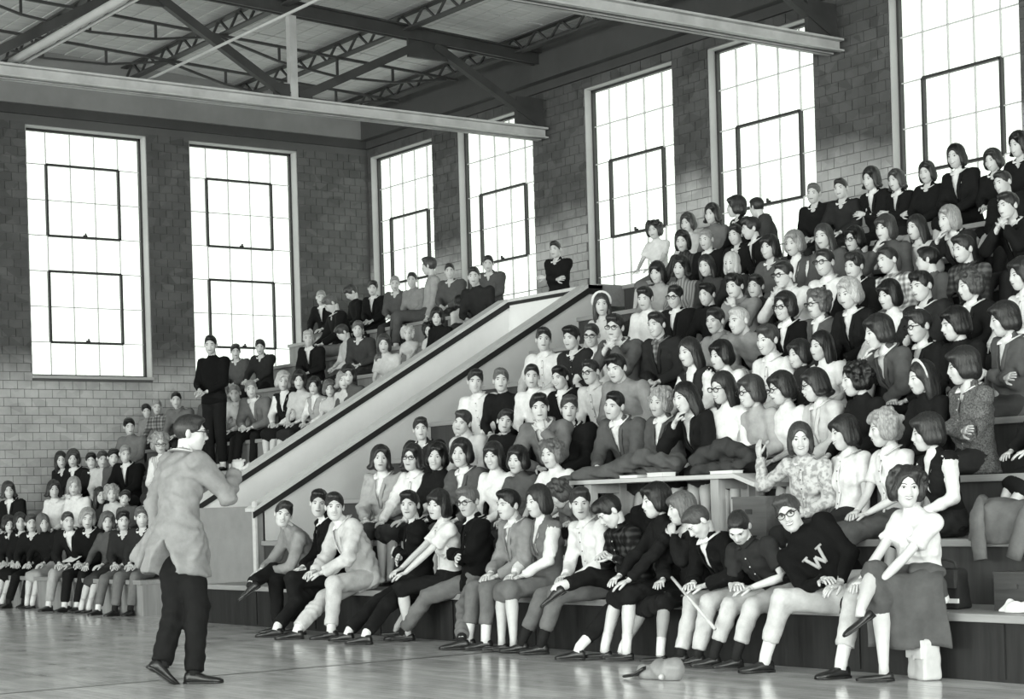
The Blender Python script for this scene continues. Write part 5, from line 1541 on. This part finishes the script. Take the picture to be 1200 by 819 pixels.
# plank table over the second row
TY0, TY1, TZ = 9.47, 9.93, 1.31
t = tag(empty('plank_table', (-11.2, 9.7, row_z(2))), 'low plank table over row two, piled with coats and notebooks', 'table')
def tb(x0, x1, y0, y1, z0, z1): return MB().box(x0 + 11.2, x1 + 11.2, y0 - 9.7, y1 - 9.7, z0 - row_z(2), z1 - row_z(2))
M_TABLE = mat_wood('table_top_boards', .50, .5, 'x', .15)
for y0 in (TY0, TY0 + .156, TY0 + .312): tb(-12.30, -10.25, y0, y0 + .15, TZ - .035, TZ).build('table_plank', M_TABLE, t, False, .004)
M_LEGW = mat_wood('table_leg_wood', .42, .6, 'z', .15)
for x in (-12.1, -10.55):
    for y in (TY0 + .04, TY1 - .11): tb(x, x + .09, y, y + .07, row_z(2), TZ - .035).build('leg', M_LEGW, t)
    tb(x + .01, x + .08, TY0 + .05, TY1 - .05, TZ - .11, TZ - .035).build('cross_rail', M_LEGW, t)
lf = MB(); lf.prism([(-10.25 + 11.2, TZ - row_z(2)), (-10.02 + 11.2, TZ - .075 - row_z(2)), (-10.03 + 11.2, TZ - .105 - row_z(2)), (-10.25 + 11.2, TZ - .033 - row_z(2))][::-1], 'y', TY0 - 9.7, TY1 - 9.7); lf.build('drop_leaf', M_TABLE, t)
heap('coat', 'long dark grey coat lying along the plank table, sleeve over its front edge', 'coat', (-11.75, 9.70, TZ),
     [((-.42, -.20, .03), (-.10, -.05, .08), .055, .06), ((-.10, -.05, .08), (.20, .0, .17), .06, .065), ((.20, .0, .17), (.55, .05, .10), .06, .05), ((-.1, .12, .10), (.5, .12, .12), .07, .06), ((-.42, -.20, .03), (-.60, -.29, -.03), .05, .036), ((-.3, .1, .04), (.4, .1, .05), .06, .07)], cloth(4), floor=.002)
heap('coat', 'bulky folded dark coat at the right end of the plank table', 'coat', (-10.62, 9.74, TZ),
     [((-.28, -.06, .12), (.0, .0, .22), .06, .065), ((.0, .0, .22), (.33, -.04, .13), .06, .05), ((-.2, .1, .12), (.25, .1, .15), .08, .07), ((-.30, .05, .06), (.2, .08, .09), .06, .06), ((-.2, -.12, .04), (.28, -.13, .06), .045, .04)], cloth(3), floor=.002)
M_PAPER = plain('white_paper', .72, .8, .2, .04, 8)
def notebook(x, y, z, w, d, n, rz, label):
    r = tag(empty('notebook', (x, y, z), rz), label, 'notebook')
    MB().box(-w / 2, w / 2, -d / 2, d / 2, 0, .003).build('cover', cloth(6), r); MB().box(-w / 2 + .004, w / 2 - .003, -d / 2 + .004, d / 2 - .004, .003, .003 + n).build('pages', M_PAPER, r)
    MB().box(-w / 2, w / 2, -d / 2, d / 2, .003 + n, .006 + n).build('cover', M_PAPER, r)
notebook(-11.50, 9.545, TZ, .20, .13, .018, .1, 'white notebook on the plank table edge, leftmost of three')
notebook(-11.16, 9.545, TZ, .22, .13, .030, -.1, 'thick white notebook on the table under the long grey coat')
notebook(-10.40, 9.54, TZ, .24, .12, .020, .05, 'white notebook on the table beside the bulky coat, rightmost')
def crate(x, y, z, w, d, h, rz, label, mat):
    r = tag(empty('wooden_box', (x, y, z), rz), label, 'box'); k = .014
    MB().box(-w / 2, w / 2, -d / 2, -d / 2 + k, 0, h).build('side_board', mat, r); MB().box(-w / 2, w / 2, d / 2 - k, d / 2, 0, h).build('side_board', mat, r)
    MB().box(-w / 2, -w / 2 + k, -d / 2 + k, d / 2 - k, 0, h).build('end_board', mat, r); MB().box(w / 2 - k, w / 2, -d / 2 + k, d / 2 - k, 0, h).build('end_board', mat, r)
    MB().box(-w / 2 - .006, w / 2 + .006, -d / 2 - .006, d / 2 + .006, h, h + .016).build('lid', mat, r); MB().box(-.03, .03, -d / 2 - .012, -d / 2, h * .62, h * .74).build('clasp', M_STEEL, r)
M_BOXW = mat_wood('box_wood', .11, .6, 'x', .25)
crate(-10.16, 9.66, row_z(2), .34, .26, .30, .05, 'dark wooden box under the right end of the plank table', M_BOXW)
heap('duffel_bag', 'soft grey cloth bag on the bleacher below the wooden box', 'bag', (-10.35, 9.20, row_z(1)), [((-.12, 0, .10), (.18, 0, .12), .12, .11), ((-.05, 0, .2), (.1, .02, .22), .07, .06)], cloth(3), floor=.002)
heap('duffel_bag', 'dark rolled coat stuffed under the left half of the plank table', 'coat', (-11.5, 9.72, row_z(2)), [((-.25, 0, .10), (.25, 0, .11), .10, .10), ((-.1, -.02, .2), (.2, .02, .2), .08, .07)], cloth(1), floor=.002)
# right edge of the picture
def bag(name, label, c, w, d, h, mat, flap, band, rz=0, taper=.8):
    r = tag(empty(name, c, rz), label, 'bag'); f = Field((-w, -d, -.02), (w, d, h * 1.35), .009)
    def body(x, y, z):
        k = 1 - (1 - taper) * np.clip(z / h, 0, 1); a, b_ = w / 2 * (.55 + .45 * k), d / 2 * k
        qx, qy, qz = np.abs(x) - a + .02, np.abs(y) - b_ + .02, np.abs(z - h / 2) - h / 2 + .02
        return np.sqrt(np.maximum(qx, 0) ** 2 + np.maximum(qy, 0) ** 2 + np.maximum(qz, 0) ** 2) + np.minimum(np.maximum(np.maximum(qx, qy), qz), 0) - .02
    f.fun((-w, -d, -.02), (w, d, h * 1.3), body, 0); f.warp(lambda x, y, z: .0035 * (np.sin(45 * x + 30 * z) * np.sin(38 * z - 20 * x + 20 * y)))
    V, Q = f.nets(); add('bag_body', mesh('bag_body', V, Q, mat), r)
    k = taper if taper < .6 else .95
    MB().box(-w * .45 * (.55 + .45 * k), w * .45 * (.55 + .45 * k), -d / 2 - .008, -d / 2 * taper + .012, h * .52, h * .98).build('flap', flap, r, False, .006)
    MB().tube([(-w * .3, 0, h * .96), (-w * .25, 0, h * 1.16), (0, 0, h * 1.24), (w * .25, 0, h * 1.16), (w * .3, 0, h * .96)], [.009] * 5, 7).build('handle', flap, r, True)
    if band: MB().box(-w / 2 - .004, w / 2 + .004, -d / 2 - .012, -d / 2 + .006, h * .16, h * .27).build('white_band', M_PAPER, r)
    MB().box(-.014, .014, -d / 2 - .016, -d / 2 - .006, h * .5, h * .6).build('clasp', M_LIGHTSTEEL, r)
q = on_y(1108, 707, 8.98)
bag('satchel', 'dark satchel with white band on front step beside the seated girl', (q[0], 8.98, row_z(1)), .30, .16, .25, cloth(2), cloth(3), True, .1, .75)
q = on_y(1192, 708, 9.05)
r = crate(q[0] + .06, 9.05, row_z(1), .30, .2, .22, 0, 'dark wooden case on front step at the right edge', mat_wood('dark_case_wood', .05, .5, 'x', .3))
q = on_y(1188, 716, 8.80)
heap('crumpled_paper', 'crumpled white paper on the front step edge at far right', 'paper', (q[0], 8.84, row_z(1)), [((-.10, 0, .01), (.02, .03, .05), .03, .035), ((.0, -.03, .03), (.12, .02, .02), .03, .025), ((-.06, -.04, .01), (.04, .05, .03), .025, .03)], M_PAPER, .008, .017, .002)
q = on_z(1077, 797, 0)
bag('handbag', 'pale leather handbag standing on floor below the curly-haired girl', (q[0], q[1] + .05, 0), .22, .13, .25, plain('pale_leather', .50, .6, .3, .08, 12), plain('pale_leather_flap', .56, .6, .3, .06, 12), False, -.35, .85)
q = on_z(757, 797, 0)
r = heap('clutch_purse', 'soft grey purse with dark flap lying alone on the floor', 'purse', (q[0], q[1] + .06, 0), [((-.10, 0, .04), (.14, .02, .06), .045, .07), ((.0, .05, .07), (.16, .05, .07), .05, .06)], plain('grey_purse_leather', .26, .5, .4, .15, 12), .009, .006, .002)
MB().tube([(-.20, -.07, .014), (-.10, -.055, .03), (-.03, -.03, .075)], [(.02, .010), (.05, .012), (.055, .012)], 8).build('purse_flap', SHOE, r, True)
MB().tube([(.14, -.06, .03), (.16, -.065, .03)], [.018, .018], 8).build('clasp', M_LIGHTSTEEL, r, True)
a, c_ = on_y(797, 688, 8.32), on_y(838, 737, 8.22)
o = MB().tube([a - (c_ - a) * .25, a, c_], [.010, .011, .012], 8).build('wooden_stick', plain('pale_stick_wood', .5, .6), None, True)
tag(o, 'thin pale stick held low by the boy in white trousers', 'stick')
def drape(name, label, cat, c, prof, x0, x1, mat, rz=0, amp=.02, k=26, flare=.0, nx=40, ph=0., parent=None):
    """hanging sheet of cloth with folds that deepen towards the hem; prof = [(y, z)] from top to hem"""
    pr = np.array(prof, float); seg = np.r_[0, np.cumsum(np.hypot(*np.diff(pr, axis=0).T))]; nv = 30
    tt = np.linspace(0, seg[-1], nv); yy = np.interp(tt, seg, pr[:, 0]); zz = np.interp(tt, seg, pr[:, 1])
    for _ in range(3): yy[1:-1] = (yy[:-2] + yy[1:-1] + yy[2:]) / 3; zz[1:-1] = (zz[:-2] + zz[1:-1] + zz[2:]) / 3
    dy, dz = np.gradient(yy), np.gradient(zz); nl = np.hypot(dy, dz); ny_, nz_ = dz / nl, -dy / nl
    V = []
    for i in range(nv):
        v = i / (nv - 1); h = min(1, max(0, -dz[i] / nl[i]))
        for j in range(nx):
            u = j / (nx - 1); x = x0 + (x1 - x0) * u
            w = amp * (.35 + .65 * h) * (math.sin(k * x + ph + 1.5 * math.sin(3 * v + ph)) + .45 * math.sin(2.3 * k * x + 5 * v + ph)) + .006 * math.sin(30 * v + 20 * x)
            V.append(((x - (x0 + x1) / 2) * (1 + flare * v) + (x0 + x1) / 2 + .015 * math.sin(7 * v + ph), yy[i] + ny_[i] * -w, zz[i] + nz_[i] * -w + .012 * math.sin(9 * u + ph) * v))
    Fc = np.array([(i * nx + j, i * nx + j + 1, (i + 1) * nx + j + 1, (i + 1) * nx + j) for i in range(nv - 1) for j in range(nx - 1)])
    o = add(name, mesh(name, V, Fc, mat), parent); o.location = c; o.rotation_euler[2] = rz
    m = o.modifiers.new('thickness', 'SOLIDIFY'); m.thickness = .014; m.offset = 0
    if label: tag(o, label, cat)
    return o
def sleeve(parent, pts, mat, r=.060):
    P = np.array(pts, float); t = np.linspace(0, 1, 12); q = np.stack([np.interp(t, np.linspace(0, 1, len(P)), P[:, i]) for i in range(3)], 1)
    for _ in range(2): q[1:-1] = (q[:-2] + q[1:-1] + q[2:]) / 3
    V, Fc = tube(q, [(r * (1.05 - .3 * a) + .004 * math.sin(31 * a), r * (.55 - .1 * a) + .005 * math.sin(40 * a)) for a in t], 12, (0, 1, .3))
    return add('sleeve', mesh('sleeve', V, Fc, mat), parent)
girl = [p for p in ALL if p['x'] == 1063][0]; gb = girl['root'].location
drape('coat', 'grey coat spread over the lap of the curly-haired girl', 'coat', (gb[0] + .02, gb[1] - .10, gb[2]),
      [(.10, .22), (-.06, .245), (-.18, .25), (-.25, .20), (-.275, .04), (-.27, -.20)], -.27, .17, cloth(4), math.radians(42), .016, 24, .12, 44, 1.0)
heap('jacket', 'rolled grey jacket bunched on the hip of the curly-haired girl', 'jacket', (gb[0] + .10, gb[1] - .10, gb[2] + .22), [((-.10, -.06, .03), (.10, .0, .03), .045, .05), ((0, -.08, .02), (.10, -.06, .0), .04, .04)], cloth(4), .012, .008)
MJ = cloth(5)
jk = drape('jacket', 'grey jacket dropped over row two, both sleeves hanging down, right edge', 'jacket', (-7.62, 9.50, row_z(2)), [(.34, .02), (.28, .14), (.14, .24), (.0, .25), (-.09, .20), (-.125, .06), (-.13, -.02)], -.34, .50, MJ, 0, .020, 15, .05, 44, 2.0)
sleeve(jk, [(-.30, .02, .22), (-.27, -.12, .19), (-.22, -.175, .06), (-.19, -.185, -.13)], MJ, .070)
sleeve(jk, [(.06, .04, .26), (.15, -.10, .22), (.14, -.175, .08), (.07, -.185, -.12)], MJ, .074)
q = on_y(737, 328, row_y(7) + .25)
heap('coat', 'dark coat thrown on an empty upper seat right of the stairwell', 'coat', (q[0], row_y(7) + .3, row_z(7)), [((-.2, 0, .10), (.15, .02, .22), .09, .08), ((.15, .02, .22), (.25, -.1, .08), .07, .06), ((-.2, -.08, .08), (.1, -.1, .10), .07, .07)], cloth(2), floor=.002)
# the letter on the leaning boy's sweater
def on_chest(p, u, t, off):
    i = p['info']; s = i['s']; a = np.interp(t, i['TT'], np.array([.150, .160, .158, .150, .155, .176, .178, .118, .05])) * s; b_ = np.interp(t, i['TT'], i['RB']) * s
    return i['spine'](t, u, -(b_ * math.sqrt(max(.05, 1 - (u / a) ** 2)) + off))
boy = [p for p in ALL if p['x'] == 925][0]
b = MB(); W_ = [(-.062, .055), (-.030, -.055), (0, .02), (.030, -.055), (.062, .055)]
c0 = (.02, .60); Ln = .53
for (u0, v0), (u1, v1) in zip(W_, W_[1:]):
    P_ = [on_chest(boy, c0[0] + u0 + (u1 - u0) * k, c0[1] + (v0 + (v1 - v0) * k) / Ln, .014) for k in np.linspace(0, 1, 6)]
    b.tube(P_, [(.0125, .0075)] * 6, 6, -boy['info']['R'][:, 1])
for u0 in (-.062, .062):
    P_ = [on_chest(boy, c0[0] + u0 + k, c0[1] + .055 / Ln, .014) for k in (-.024, 0, .024)]; b.tube(P_, [(.008, .0075)] * 3, 6, -boy['info']['R'][:, 1])
add('letter_w', b.me('letter_w', cloth(7), True), boy['root'])
kid = [p for p in ALL if p['x'] == 166][0]
c_ = on_chest(kid, -.03, .58, .018); v, fc = ball(c_, (.042, .012, .050), 12, 6); add('jacket_patch', mesh('jacket_patch', v, fc, cloth(8)), kid['root'])

k_ = [p for p in ALL if p['x'] == 102][0]['root'].location
o = MB().box(-.11, .11, -.075, .075, 0, .004).build('sheet_of_paper', M_PAPER); o.location = (k_[0] + .0, k_[1] - .30, k_[2] + .225); o.rotation_euler = (math.radians(24), 0, .2)
tag(o, 'white sheet of paper on the lap of the fair child in black coat', 'paper')
